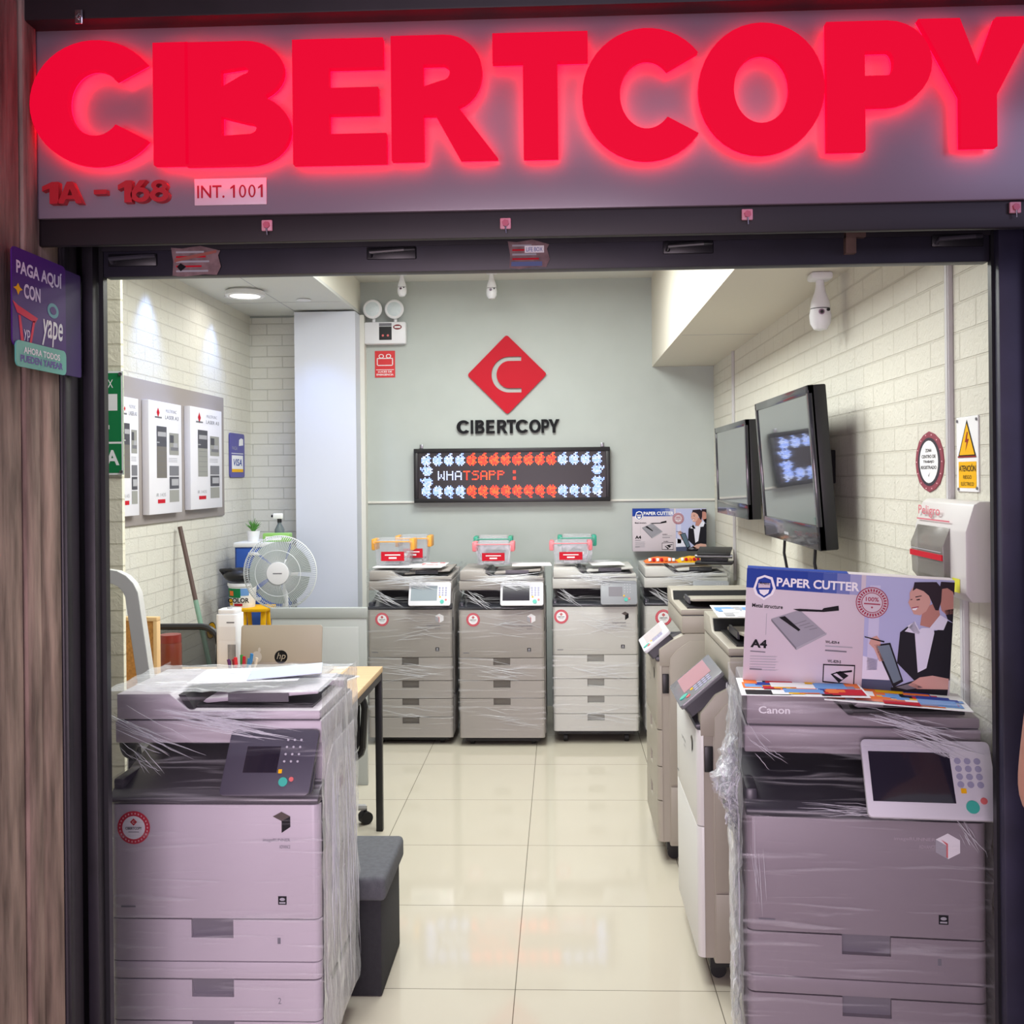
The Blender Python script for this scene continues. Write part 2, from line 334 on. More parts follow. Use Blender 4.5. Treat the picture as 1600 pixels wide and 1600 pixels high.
p = W(1328, 378, YO)-Vector((ox, YO, zo)); g = G(); g.box(p.x-.014, p.x+.008, -.02, 0, p.z-.028, p.z+.012, mat('rusty steel', '#5f4a42', .7, noise=.4)); g.box(p.x-.014, p.x+.028, -.022, -.004, p.z+.006, p.z+.02, mat('rusty steel', '#5f4a42')); g.obj('bracket', t)
for px, py, w, h, c in ((307, 409, .105, .062, 0), (826, 398, .085, .058, 1)):
    p = W(px, py, YO)-Vector((ox, YO, zo)); g = G(); r_ = random.Random(px)
    edge = [(-w/2, -h/2), (-w/4, -h/2-.003), (w*.2, -h/2+.002), (w*.45, -h/2), (w/2+.004, -h*.2), (w/2-.002, h*.2), (w/2+.003, h/2-.008), (w*.1, h/2+.003), (-w*.3, h/2-.002), (-w/2-.003, h/2), (-w/2+.002, 0)]
    mm = mat('torn paper sticker', '#80686a', .8, noise=.25, nscale=60)
    g.poly([(x+p.x, z+p.z) for x, z in edge], mm, 1, -.0045)
    for k in range(5): g.rect(p.x-w*.42, p.z-h*.38+k*h*.17, p.x+w*r_.uniform(.0, .42), p.z-h*.38+k*h*.17+.004, (M_red if k % 2 else M_lgink), 2, -.0045)
    if c: g.rect(p.x-w*.1, p.z+h*.05, p.x+w*.4, p.z+h*.32, M_wprint, 3, -.0045); g.text('LIFE BOX', p.x-w*.06, p.z+h*.1, p.x+w*.36, p.z+h*.26, M_blue, 4, -.0045); g.rect(p.x-w*.45, p.z-h*.45, p.x+w*.35, p.z-h*.28, mat('faded blue', '#5c6b98', .7), 3, -.0045)
    else: g.poly([(p.x-w*.45, p.z-.002), (p.x+w*.45, p.z+.018), (p.x+w*.45, p.z+.024), (p.x-w*.45, p.z+.006)], mat('faded red', '#9a5a50', .8), 3, -.0045); g.poly([(p.x-w*.4, p.z-.012), (p.x-w*.32, p.z-.004), (p.x-w*.2, p.z-.012), (p.x-w*.32, p.z-.022)], M_ink, 3, -.0045)
    g.obj('sticker', t, smooth=False)
# square washers along the header beam
for i, (px, py) in enumerate(((47, 360), (418, 353), (790, 350), (1167, 336), (1585, 325))):
    p = W(px, py, 2.048); g = G(); mm = mat('pink nylon anchor', '#c98f9c', .5)
    g.box(-.011, .011, -.006, .001, -.011, .011, mm, .002); g.cyl((0, -.006, 0), (0, -.011, 0), .007, mat('anchor bolt', '#b4566a', .4), seg=6); g.tube([(0, -.009, -.006), (.001, -.008, -.02)], .0015, M_rack)
    o = g.obj('square_anchor', loc=p)
    tag(o, ['first square pink bolt anchor from the left, beside the purple payment sign', 'second square pink bolt anchor, under the small INT. 1001 plate', 'middle square pink bolt anchor on the beam, above the torn red and blue sticker', 'fourth square pink bolt anchor, under the second letter C of the sign', 'last square pink bolt anchor at the right end of the beam'][i], 'anchor', 'bolt anchors along the header beam')
p = W(124, 27, 1.985); g = G(); g.box(-.008, .008, -.004, 0, -.014, .014, M_chrome, .002); g.tube([(-.003, -.006, .008), (.003, -.009, .003), (-.003, -.009, -.003), (.003, -.006, -.008)], .0018, M_chrome)
tag(g.obj('hook', loc=p), 'small silver hook on the top rail above the letter C', 'hook')

# ------------------------------------------------------------ illuminated sign
YP = 2.04; xl = W(41, 200, YP).x; zl = W(800, 327, YP).z; zh = W(800, 27, YP).z+.0
t = thing('shop_sign', 'wide backlit shop sign with glowing red CIBERTCOPY letters on a grey panel', 'sign', (0, YP, 0))
g = G(); g.box(xl, 1.75, 0, .012, zl, zh+.02, mat('sign panel', '#80707c', .25), .002); g.obj('panel', t)
M_lr = mat('lit red acrylic', '#ea0430', .6, emit=.98, spec=.1); M_lb = mat('letter back glow', '#ff0630', .6, emit=13); M_sr = mat('red acrylic', '#b01c28', .4)
M_lr.node_tree.nodes['Principled BSDF'].inputs['Base Color'].default_value = (.06, 0, .004, 1)
YF = 2.002
for ch, x0, x1, y0, y1 in (('C', 47, 228, 63, 258), ('I', 240, 293, 66, 257), ('B', 290, 452, 64, 257), ('E', 458, 602, 60, 255), ('R', 612, 776, 54, 249), ('T', 771, 918, 50, 246), ('C', 911, 1090, 44, 249), ('O', 1093, 1288, 35, 240), ('P', 1293, 1456, 32, 234), ('Y', 1437, 1622, 27, 229)):
    a, b = W(x0, y1, YF), W(x1, y0, YF); xm = (x0+x1)/2
    zb_, zt_ = W(xm, y1, YF).z, W(xm, y0, YF).z
    g = G(); P = letter(ch, .29 if ch != 'I' else .27, .235)
    g.shape(P, a.x, zb_, b.x, zt_, M_lr, 0, YF-YP+.018, .018)
    g.shape(P, a.x, zb_, b.x, zt_, M_lb, 0, YF-YP+.0188, 0)
    # the glowing back faces the panel
    for f in g.bm.faces:
        if f.material_index == g.mi(M_lb): f.normal_flip()
    o = g.obj('letter', t)
a, b = W(72, 322, YP), W(268, 284, YP); ONE = [[(.28, 0), (.52, 0), (.52, 1), (.34, 1), (.08, .80), (.08, .58), (.28, .70)]]
AA = [[(0, 0), (.24, 0), (.31, .2), (.63, .2), (.70, 0), (.94, 0), (.58, 1), (.36, 1)], [(.38, .38), (.56, .38), (.47, .68)]]
SIX = [arc(.36, .34, .36, .34, 0, 262, 24)+[(.12, .72), (.32, 1), (.62, 1), (.40, .67)]+arc(.40, .34, .32, .33, 84, 4, 6), arc(.36, .33, .15, .15, 0, 345, 16)]
SIX = [[(.60, .98), (.34, .98)]+arc(.36, .33, .36, .33, 155, 450, 30), arc(.36, .33, .15, .14, 0, 345, 16)]
EIG = [arc(.36, .30, .36, .30, 135, 405, 26)+arc(.36, .75, .30, .25, -40, 220, 22), arc(.36, .31, .15, .12, 0, 345, 16), arc(.36, .73, .12, .10, 0, 345, 16)]
for ua_, ub_, P in ((.0, .13, ONE), (.12, .32, AA), (.41, .51, None), (.60, .71, ONE), (.70, .85, SIX), (.85, 1, EIG)):
    X0, X1 = a.x+(b.x-a.x)*ua_, a.x+(b.x-a.x)*ub_; g = G()
    if P: g.shape(P, X0, a.z, X1, b.z, M_sr, 0, 0, .016)
    else: g.box(X0, X1, -.016, 0, a.z+(b.z-a.z)*.40, a.z+(b.z-a.z)*.60, M_sr)
    g.obj('number_character', t)
a, b = W(305, 322, YP), W(417, 278, YP); g = G(); g.box(a.x, b.x, -.004, 0, a.z, b.z, mat('pale pink plate', '#d8b6c2', .4), .001)
w_, h_ = b.x-a.x, b.z-a.z; Mdr = mat('dark red print', '#a02034', .5); g.text('INT.', a.x+w_*.04, a.z+h_*.26, a.x+w_*.42, a.z+h_*.74, Mdr, 1, -.004, bold=.012)
THIN1 = [[(.30, 0), (.46, 0), (.46, 1), (.34, 1), (.10, .80), (.10, .66), (.30, .78)]]; ZERO = [arc(.3, .5, .3, .5, 0, 350, 26), arc(.3, .5, .16, .38, 0, 350, 26)]
for ua_, ub_, P in ((.50, .565, THIN1), (.62, .72, ZERO), (.75, .85, ZERO), (.885, .95, THIN1)): g.shape(P, a.x+w_*ua_, a.z+h_*.26, a.x+w_*ub_, a.z+h_*.74, Mdr, 1, -.004)
g.obj('number_plate', t)

# purple payment sign on the left reveal, facing into the doorway (normal +X)
XY = XV+.018
def RV(px, py):   # reveal-plane coordinates (distance along Y, height)
    p = WX(px, py, XY); return p.y, p.z
t = thing('payment_sign', 'purple payment sign with teal strip fixed to the left door reveal', 'sign', (XY, 0, 0), rot=(0, 0, R(90)))
# after rotating +90 degrees local x runs along world +Y and local -y points to world +X
def rbox(g, px0, px1, y, bevm, lay, z0, z1, r=.012): 
    a = RV(px0, y)[0]; b = RV(px1, y)[0]
    g.prism([(q[0], q[1]) for q in rrect(a, z0, b, z1, r)], 'y', -.003*lay, -.003*lay+.0028, bevm); return a, b
Mp1 = mat('purple plate', '#4a1c74', .5, spec=.2); Mp2 = mat('deep purple plate', '#38205c', .5, spec=.2); Mtl = mat('teal strip', '#5fb0a0', .4)
zA, zB = RV(14, 383)[1], RV(14, 530)[1]; zT0, zT1 = RV(18, 568)[1], RV(18, 530)[1]; zP0 = RV(122, 590)[1]
g = G(); rbox(g, 40, 124, 480, Mp2, 1, zP0, zA-.004, .006); g.obj('back_plate', t)
g = G(); a, b = rbox(g, 14, 98, 450, Mp1, 2, zB-.01, zA); dy = -.006; w_ = b-a; h_ = zA-zB
Mlav = mat('lavender print', '#d9cfe6', .5)
g.text('PAGA AQUÍ', a+.07*w_, zA-h_*.30, a+.92*w_, zA-h_*.10, Mlav, 1, dy, bold=.03)
g.text('CON', a+.2*w_, zA-h_*.52, a+.5*w_, zA-h_*.36, Mlav, 1, dy, bold=.03)
g.poly([(a+.1*w_, zA-.38*h_), (a+.13*w_, zA-.42*h_), (a+.18*w_, zA-.44*h_), (a+.13*w_, zA-.46*h_), (a+.1*w_, zA-.51*h_), (a+.07*w_, zA-.46*h_), (a+.02*w_, zA-.44*h_), (a+.07*w_, zA-.42*h_)], M_yel, 1, dy)
g.text('yape', a+.52*w_, zA-h_*.98, a+.93*w_, zA-h_*.68, M_wprint, 1, dy, bold=.012, shear=.2)
g.disc(a+.74*w_, zA-h_*.56, .05*w_*2.2, .085*h_, mat('teal mark', '#3f8f9a', .5), 1, dy); g.disc(a+.74*w_, zA-h_*.56, .06*w_, .045*h_, Mp1, 2, dy)
Mrl = mat('red line print', '#d82a4e', .5)
for pts in (((.0, .58), (.1, .62), (.45, .70), (.40, .76), (.08, .70)), ((.1, .72), (.14, .72), (.2, 1.02), (.14, 1.0)), ((.36, .74), (.40, .74), (.33, 1.0), (.29, 1.0))):
    g.poly([(a+u*w_, zA-v*h_) for u, v in pts], Mrl, 1, dy)
g.text('yp', a+.19*w_, zA-h_*.98, a+.3*w_, zA-h_*.86, Mlav, 2, dy)
g.obj('front_plate', t, smooth=False)
g = G(); a, b = rbox(g, 18, 97, 565, Mtl, 3, zT0-.004, zT1); w_ = b-a; h_ = zT1-zT0
g.text('AHORA TODOS', a+.14*w_, zT0+h_*.5, a+.86*w_, zT0+h_*.78, M_wprint, 1, -.009, bold=.03); g.text('PUEDEN YAPEAR', a+.08*w_, zT0+h_*.12, a+.92*w_, zT0+h_*.42, mat('violet ink', '#5a3a9a', .5), 1, -.009, bold=.03)
g.obj('teal_strip', t, smooth=False)
# ------------------------------------------------------------ copiers
M_glassk = mat('screen dark', '#23202e', .08, coat=.5); M_lcd = mat('lcd grey', '#8d98a0', .1, coat=.5); M_teal = mat('start key teal', '#3fae9e', .4); M_stop = mat('stop key', '#d46a6a', .4); M_key = mat('pale key', '#b8b6c0', .4); M_rub = mat('rubber', '#121214', .6)
M_ring = mat('sticker red', '#cc2a42', .5)
def plan(x0, x1, y1, r, left=True, right=True):
    p = [(x1, y1), (x0, y1)]
    p += arc(x0+r, r, r, r, 180, 270, 5) if left else [(x0, 0)]
    p += arc(x1-r, r, r, r, 270, 360, 5) if right else [(x1, 0)]
    return p
def panel_front(g, w, z0, z1, m, notch=None, md=None, th=.022, r=.02):
    if not notch: g.prism(plan(0, w, th, r), 'z', z0, z1, m, .0015); return
    a, b, h = notch
    g.prism(plan(0, a, th, r, True, False), 'z', z0, z1, m); g.prism(plan(b, w, th, r, False, True), 'z', z0, z1, m)
    g.prism(plan(a, b, th, r, False, False), 'z', z0, z1-h, m)
    g.prism([(.0165, z1-h), (.0215, z1-h), (.0215, z1), (.010, z1)], 'x', a, b, md)
def round_sticker(x, z, r, parent, y=-.001):
    g = G(); g.disc(x, z, r, r, M_ring, 1, y); g.disc(x, z, r*.70, r*.70, M_wprint, 2, y)
    g.poly([(x, z+r*.12), (x+r*.22, z+r*.34), (x, z+r*.56), (x-r*.22, z+r*.34)], M_red, 3, y)
    g.text('C', x-r*.07, z+r*.26, x+r*.07, z+r*.42, M_wprint, 4, y); g.text('CIBERTCOPY', x-r*.5, z-r*.12, x+r*.5, z+r*.04, M_ink, 3, y, bold=.02)
    g.rect(x-r*.32, z-r*.28, x+r*.32, z-r*.24, M_gink, 3, y)
    for k in range(26):
        a = k*2*math.pi/26
        g.disc(x+r*.85*math.cos(a), z+r*.85*math.sin(a), r*.045, r*.06, mat('pale pink print', '#eab4bc', .5), 3, y, 6)
    g.obj('round_sticker', parent, smooth=False)
def copier(label, loc, rz, c, group=None):
    w, d, zb = c['w'], c['d'], c.get('base', .06); m, m2, md = c['m'], c.get('m2', c['m']), c['handle']
    z0, z1 = c['door']; s0, s1, za = c['scan'][0], c['scan'][1], c['adf']; mt = c.get('tray', M_dark)
    t = thing('copier', label, 'copier', loc, rz, group)
    g = G(); g.box(.004, w-.004, .02, d, zb+.03, z1-.004, c.get('core', M_dark)); g.box(.0, w, .05, d+.002, zb+.012, z1, m2, .006); g.box(.03, w-.03, .04, d-.03, zb-.012, zb+.02, M_rub)  # dark core paints the shade seen in the gaps between drawers
    g.box(0, w, d*.62, d, z1-.01, s0, m2, .004)                                       # rear upright
    prof = [(.012, z1-.02), (d-.005, z1-.02), (d-.005, s0), (.12, s0), (.06, s0-.03), (.012, z1+.05)] if c.get('chamfer') else [(.05, z1-.02), (d-.005, z1-.02), (d-.005, s0), (.07, s0), (.07, z1+.03)]
    g.prism(prof, 'x', w*c.get('colx', .64), w, m2, .004)
    g.obj('body', t)
    for x in (.07, w-.07):
        for y in (.07, d-.07):
            q = G(); q.cyl((x-.012, y, .026), (x+.012, y, .026), .0255, M_rub, seg=16); q.box(x-.018, x+.018, y-.02, y+.02, .045, zb+.001, M_dark, .003); q.obj('caster', t)
    for i, dr in enumerate(c['drawers']):
        g = G(); nt = dr[2] and (c['hx'][0], c['hx'][1], dr[2]); panel_front(g, w, dr[0]+.0017, dr[1]-.0017, m, nt, md)
        if len(dr) > 3: g.text(dr[3], w*.795, (dr[0]+dr[1])/2-.008, w*.81, (dr[0]+dr[1])/2+.008, M_gink, 1, -.0005); g.rect(w*.78, (dr[0]+dr[1])/2-.014, w*.825, (dr[0]+dr[1])/2+.014, m, .5, -.0004)
        g.obj('drawer' if dr[2] else 'trim_strip', t)
    g = G(); panel_front(g, w, z0+.0017, z1-.0, m)
    ex, ez = w*c.get('ex', .80), z0+(z1-z0)*c.get('ez', .78); e = w*.055; fy = -.0006
    if c['emblem'] == 'cube':
        g.poly([(ex, ez+e), (ex+e*.9, ez+e*.5), (ex, ez), (ex-e*.9, ez+e*.5)], M_wprint, 2, fy); g.poly([(ex-e*.9, ez+e*.5), (ex, ez), (ex, ez-e), (ex-e*.9, ez-e*.5)], M_lgink, 2, fy)
        g.poly([(ex+e*.9, ez+e*.5), (ex, ez), (ex, ez-e), (ex+e*.9, ez-e*.5)], M_wprint, 2, fy); g.poly([(ex-e*.5, ez+e*.5), (ex, ez+e*.2), (ex, ez-e*.9), (ex-e*.12, ez-e*.85), (ex-e*.12, ez+e*.1)], M_stop, 3, fy)
    else:
        g.poly([(ex, ez+e*.8), (ex+e*.75, ez+e*.4), (ex, ez+.0), (ex-e*.75, ez+e*.4)], mat('emblem dark', '#4a4038', .4), 2, fy); g.poly([(ex+e*.75, ez+e*.4), (ex, ez), (ex, ez-e), (ex+e*.75, ez-e*.5)], M_ink, 2, fy)
    tx = c.get('txt', (.60, .85, -.09))
    g.text('imageRUNNER', w*tx[0], ez+tx[2], w*tx[1], ez+tx[2]+.010, c.get('ink', M_gink), 1, fy, bold=.01); g.text('ADVANCE', w*(tx[0]*.4+tx[1]*.6), ez+tx[2]-.016, w*tx[1], ez+tx[2]-.007, c.get('ink', M_gink), 1, fy)
    if c.get('energy', 1): 
        a, b = w*.80, z0+(z1-z0)*.13; g.rect(a, b, a+.022, b+.022, M_ink, 1, fy); g.rect(a+.003, b+.003, a+.019, b+.007, M_lgink, 2, fy); g.disc(a+.011, b+.014, .007, .004, M_lgink, 2, fy)
    g.rect(w*.05, z0+(z1-z0)*.10, w*.12, z0+(z1-z0)*.115, M_gink, 1, fy)
    g.obj('front_door', t)
    if c.get('sticker'): round_sticker(w*c['sticker'][0], z0+(z1-z0)*c['sticker'][1], c['sticker'][2], t)
    # output tray: rounded lip, sloping deck
    hl = c.get('lip', .045)
    g = G(); g.prism([(.004, z1), (-.004, z1+.008), (-.002, z1+.018), (.02, z1+hl*.7), (.08, z1+hl), (d*.62, z1+hl+.045), (d*.62, z1)], 'x', .0, w*.995, mt, .003)
    g.box(.0, .03, .02, d*.6, z1, z1+hl+.012, mt, .008); g.box(.03, w*.64, d*.3, d*.60, z1+hl, z1+hl+.05, M_dark, .01) if 0 else None
    g.box(.02, w*.66, d*.60, d*.62, z1+.02, s0-.002, M_dark)
    g.obj('output_tray', t)
    # scanner
    so = c.get('scan_out', 0)
    g = G(); g.box(0, w, .035-so, d-.01, s0, s1-.003, m2, .006); g.box(.006, w-.006, .04-so, d-.015, s1-.003, s1, M_dark); g.obj('scanner', t)
    # document feeder: block on the left, paper slot and raised feed tray on the right
    ya, yb = .032-so, d-c.get('adf_back', .04); lz = s1+(za-s1)*.36; a1 = w*c.get('ax', .27); a2 = a1+.05
    g = G(); g.prism([(.006, s1), (w-.004, s1), (w-.004, lz), (a2, lz), (a1, za), (.006, za)], 'y', ya, yb, m2, .005); g.box(.006, w-.004, yb-.05, yb, lz-.01, lz+(za-lz)*.45, m2, .006)
    g.obj('document_feeder', t)
    g = G(); g.box(a2-.005, w-.03, ya+.03, yb-.06, lz-.001, lz+.006, M_black); g.prism([(a2-.03, lz+(za-lz)*.9), (a2-.012, lz+(za-lz)*.9), (a2+.012, lz+.002), (a2-.006, lz+.002)], 'y', ya+.008, yb-.055, M_black)
    g.obj('paper_slot', t)
    g = G(); g.prism([(a2+.02, lz+.012), (a2+.03, lz+.008), (w-.02, lz+(za-lz)*c.get('tray_up', .75)), (w-.02, lz+(za-lz)*c.get('tray_up', .75)+.01), (a2+.03, lz+.02)], 'y', ya+.05, yb-.06, m2, .002); g.box(a2+.09, w*.82, ya+.045, ya+.052, lz+.012, lz+.035, mt); g.obj('feed_tray', t)
    if c.get('brand'): g = G(); x0, zz, ww = c['brand']; g.text('Canon', x0, zz, x0+ww, zz+ww*.24, M_wprint, 1, ya-.001, bold=.02); g.obj('lettering', t, smooth=False)
    # operation panel
    x0, x1, p0, p1, tilt, mp, ms, style = c['panel']; H = (p1-p0)/math.cos(R(tilt)); Wd = x1-x0
    M = Matrix.Translation((x0, c.get('py', -.065), p0)) @ Matrix.Rotation(R(-tilt), 4, 'X') @ Matrix.Shear('XZ', 4, (0, 0))
    sk = c.get('skew', 0)
    g = G(); q = [(px+(1-pz/H)*sk, pz) for px, pz in rrect(0, 0, Wd, H, .012)]
    g.prism(q, 'y', 0, .014, mp, .003, M); g.prism([(px, pz) for px, pz in rrect(.006+sk*.5, .006, Wd-.006, H-.008, .01)], 'y', .014, c.get('pth', .024), M_dark, 0, M)
    y0_ = c.get('py', -.065)+.03; g.prism([(y0_, p0+.004), (.09, p0-.03), (.09, p0+.03), (y0_+.022, p0+.032)], 'x', x0+Wd*.25, x1-Wd*.2, M_dark, .003)
    po = g.obj('control_panel', t)
    g = G()
    if style == 'lcd': sx0, sx1, sz0, sz1 = .22, .60, .34, .74
    else: sx0, sx1, sz0, sz1 = .05, .68, .20, .84
    ss = lambda z: (1-z)*sk
    g.poly([(Wd*sx0+ss(sz0), H*sz0), (Wd*sx1+ss(sz0), H*sz0), (Wd*sx1+ss(sz1), H*sz1), (Wd*sx0+ss(sz1), H*sz1)], ms, 1, -.0002, M)
    g.obj('screen', po, smooth=False)
    g = G(); kx = .735 if style != 'lcd' else .665
    for i in range(3):
        for j in range(4):
            z = .74-j*.1 if style != 'lcd' else .84-j*.11
            kk = M_key if style == 'lcd' else mat('pale key blue', '#9a9ab4', .4)
            g.cyl((Wd*(kx+i*.075)+ss(z), -.0015, H*z), (Wd*(kx+i*.075)+ss(z), .002, H*z), Wd*.013 if style == 'lcd' else Wd*.026, kk, seg=10, M=M)
    z = .26; bx_ = .69 if style == 'lcd' else .80; g.cyl((Wd*bx_+ss(z), -.003, H*(.20 if style == 'lcd' else .16)) , (Wd*bx_+ss(z), .002, H*(.20 if style == 'lcd' else .16)), Wd*.05, M_teal, seg=20, M=M)
    g.cyl((Wd*(bx_+.09)+ss(z), -.003, H*.24), (Wd*(bx_+.09)+ss(z), .002, H*.24), Wd*.026, M_stop, seg=14, M=M); g.box(Wd*(bx_-.07)+ss(.35), Wd*(bx_-.03)+ss(.35), -.002, .002, H*.33, H*.39, M_yel, M=M)
    g.obj('keypad', po)
    # right side cover with seams and grips
    g = G(); yy = d-.02
    g.prism([(.055, zb+.03), (yy, zb+.03), (yy, z0*.52+zb*.5), (.055, z0*.52+zb*.5)], 'x', w+.001, w+.005, m2, .001)
    g.prism([(.055, z0*.54+zb*.5), (yy, z0*.54+zb*.5), (yy, s0-.03), (.135, s0-.03), (.085, s0-.065), (.055, s0-.10)], 'x', w+.001, w+.006, m2, .001)
    g.box(w+.005, w+.0075, .10, d*.8, z0*.52+zb*.5-.012, z0*.52+zb*.5+.004, M_dark); g.box(w+.004, w+.008, .10, d*.62, z1-.18, z1-.177, M_gink); g.box(w+.004, w+.008, .14, .2, z1-.04, z1-.037, M_gink); g.box(w+.004, w+.0078, d*.5, d*.85, z1-.02, z1+.05, m, .002)
    g.box(w*.985, w+.003, .024, .05, z1-.13, z1-.05, M_black, .002)
    g.obj('side_cover', t)
    return t
def wrap(t, w, d, z0, z1, off, m, folds, seed=1, wav=.006, msR=None, msL=None, mtop=None):
    """stretch film round the machine: a crumpled skin with bunched creases"""
    rn = random.Random(seed); from mathutils import noise
    g = G(); nz = 34; per = []
    x0, x1, y0, y1 = -off, w+off, -off*1.2, d+off
    for i in range(30): per.append((x0+(x1-x0)*i/30, y0))
    for i in range(22): per.append((x1, y0+(y1-y0)*i/22))
    for i in range(12): per.append((x1-(x1-x0)*i/12, y1))
    for i in range(22): per.append((x0, y1-(y1-y0)*i/22))
    NP = 86
    for mm_, rng in ((m, list(range(0, 30))+list(range(52, 64))), (msR or m, range(30, 52)), (msL or m, range(64, NP))):
      b = bmesh.new(); rings = []
      for k in range(nz):
        z = z0+(z1-z0)*k/(nz-1); ring = []
        for x, y in per:
            n = noise.noise(Vector((x*7+seed, y*7, z*13)))+.5*noise.noise(Vector((x*25, y*25+seed, z*40)))
            fx = 1 if x >= x1-1e-6 else -1 if x <= x0+1e-6 else 0; fy = 1 if y >= y1-1e-6 else -1 if y <= y0+1e-6 else 0
            ring.append(b.verts.new((x+fx*n*wav, y+fy*n*wav, z)))
        rings.append(ring)
      for a, c in zip(rings, rings[1:]):
        for i in rng: b.faces.new((a[i], a[(i+1) % NP], c[(i+1) % NP], c[i]))
      bmesh.ops.delete(b, geom=[v for v in b.verts if not v.link_faces], context='VERTS'); g.add(b, mm_)
    if mtop:
      b = bmesh.new(); q = []
      for i in range(25):
        row = []
        for k in range(17):
            x, y = x0+(x1-x0)*i/24, y0+(y1-.04-y0)*k/16
            n = noise.noise(Vector((x*9, y*9, seed)))+.6*noise.noise(Vector((x*30, y*14, seed+3)))
            row.append(b.verts.new((x, y, z1+.006+n*.006-.03*max(0, y/d-.7))))
        q.append(row)
      for i in range(24):
        for k in range(16): b.faces.new((q[i][k], q[i+1][k], q[i+1][k+1], q[i][k+1]))
      g.add(b, mtop)
    for (ax, az, bx, bz, spread, n, r, face) in folds:
        for _ in range(n):
            j = lambda s: rn.gauss(0, s)
            p = Vector((ax+j(spread), az+j(spread))); q = Vector((bx+j(spread), bz+j(spread))); k0 = rn.uniform(0, .45); k1 = rn.uniform(.55, 1)
            P0, P1 = p.lerp(q, k0), p.lerp(q, k1); pts = []
            for s in range(7):
                u = P0.lerp(P1, s/6); u.x = min(max(u.x, .004), (w if face in 'ft' else d)-.004); o_ = off*1.25+.003+rn.uniform(-.002, .002); wv = rn.uniform(-.002, .002)
                pts.append((u.x, -o_, u.y+wv) if face == 'f' else (w+o_, u.x, u.y+wv) if face == 'r' else (-o_, u.x, u.y+wv) if face == 'l' else (u.x, u.y+wv, z1+.004+o_*.3))
            rr = rn.uniform(.5, 1)*r
            g.tube(pts, [rr*.2, rr*.7, rr, rr*.8, rr, rr*.6, rr*.15], M_fold, 5)
    g.obj('plastic_wrap', t)
M_film = film_mat('stretch film', .0, .22, (3, 3, 55)); M_film2 = film_mat('stretch film loose', .06, .5, (5, 5, 26), edge=.5)
M_fold = mat('film crease', '#e6e8ee', .12, alpha=.55)
M_fside = film_mat('stretch film side lit', .30, .80, (26, 26, 5), edge=.3); M_ftop = film_mat('stretch film top lit', .24, .75, (9, 30, 9), edge=.2); M_floose = film_mat('stretch film gathered', .10, .85, (60, 60, 12), edge=.5)  # side and top films whitened, room light on them put into the haze
M_lgrey = mat('copier light grey', '#bfb8bf', .42, noise=.015, nscale=3); M_beige = mat('copier warm grey', '#9f9a94', .42); M_pale = mat('copier pale grey', '#c3c3bd', .42); M_rgrey = mat('copier right grey', '#8f878d', .40)  # right copier's grey darkened to stand in for the weaker light there
M_hg = mat('grip grey', '#77747c', .45); M_hb = mat('grip brown grey', '#6d6862', .45); M_hp = mat('grip pale', '#94948f', .45); M_wpan = mat('panel white', '#d5d5dc', .35); M_dpan = mat('panel dark', '#4b4855', .35)
M_cwhite = mat('copier white', '#d8d8d6', .4); M_cbeige = mat('copier beige', '#a19b8f', .45); M_tbody = mat('tray charcoal', '#57545a', .3)
# front left machine
a = W(172, 1300, 2.62)
cL = dict(w=.55, d=.44, m=M_lgrey, handle=M_hg, hx=(.212, .322), door=(.459, .755), scan=(.905, .968), adf=1.036, tray=M_tbody, lip=.05,
          drawers=[(.349, .459, .047, '1'), (.303, .349, 0), (.195, .303, .044, '2'), (.09, .195, .044, '3')], emblem='dark', sticker=(.115, .80, .043), panel=(.318, .548, .798, .945, 28, M_dpan, M_glassk, 'lcd'), py=-.06, skew=-.012, energy=1, scan_out=.0, adf_back=.06, ex=.82, ez=.86, txt=(.73, .86, -.055))
tL = copier('light grey film-wrapped copier with dark control panel at the left of the shop entrance', (a.x, 2.62, 0), 0, cL)
wrap(tL, .55, .44, .10, 1.045, .010, M_film, [(.12, 1.0, .52, .93, .012, 26, .0016, 'f'), (.0, .99, .25, .88, .02, 16, .0012, 'f'), (.2, .99, .5, .99, .012, 16, .0016, 'f'), (.05, .93, .15, .83, .02, 10, .0012, 'f'), (.1, .9, .15, .25, .06, 10, .002, 'r'), (.3, .95, .35, .2, .06, 12, .002, 'r')], 3, msR=M_fside, mtop=M_ftop)
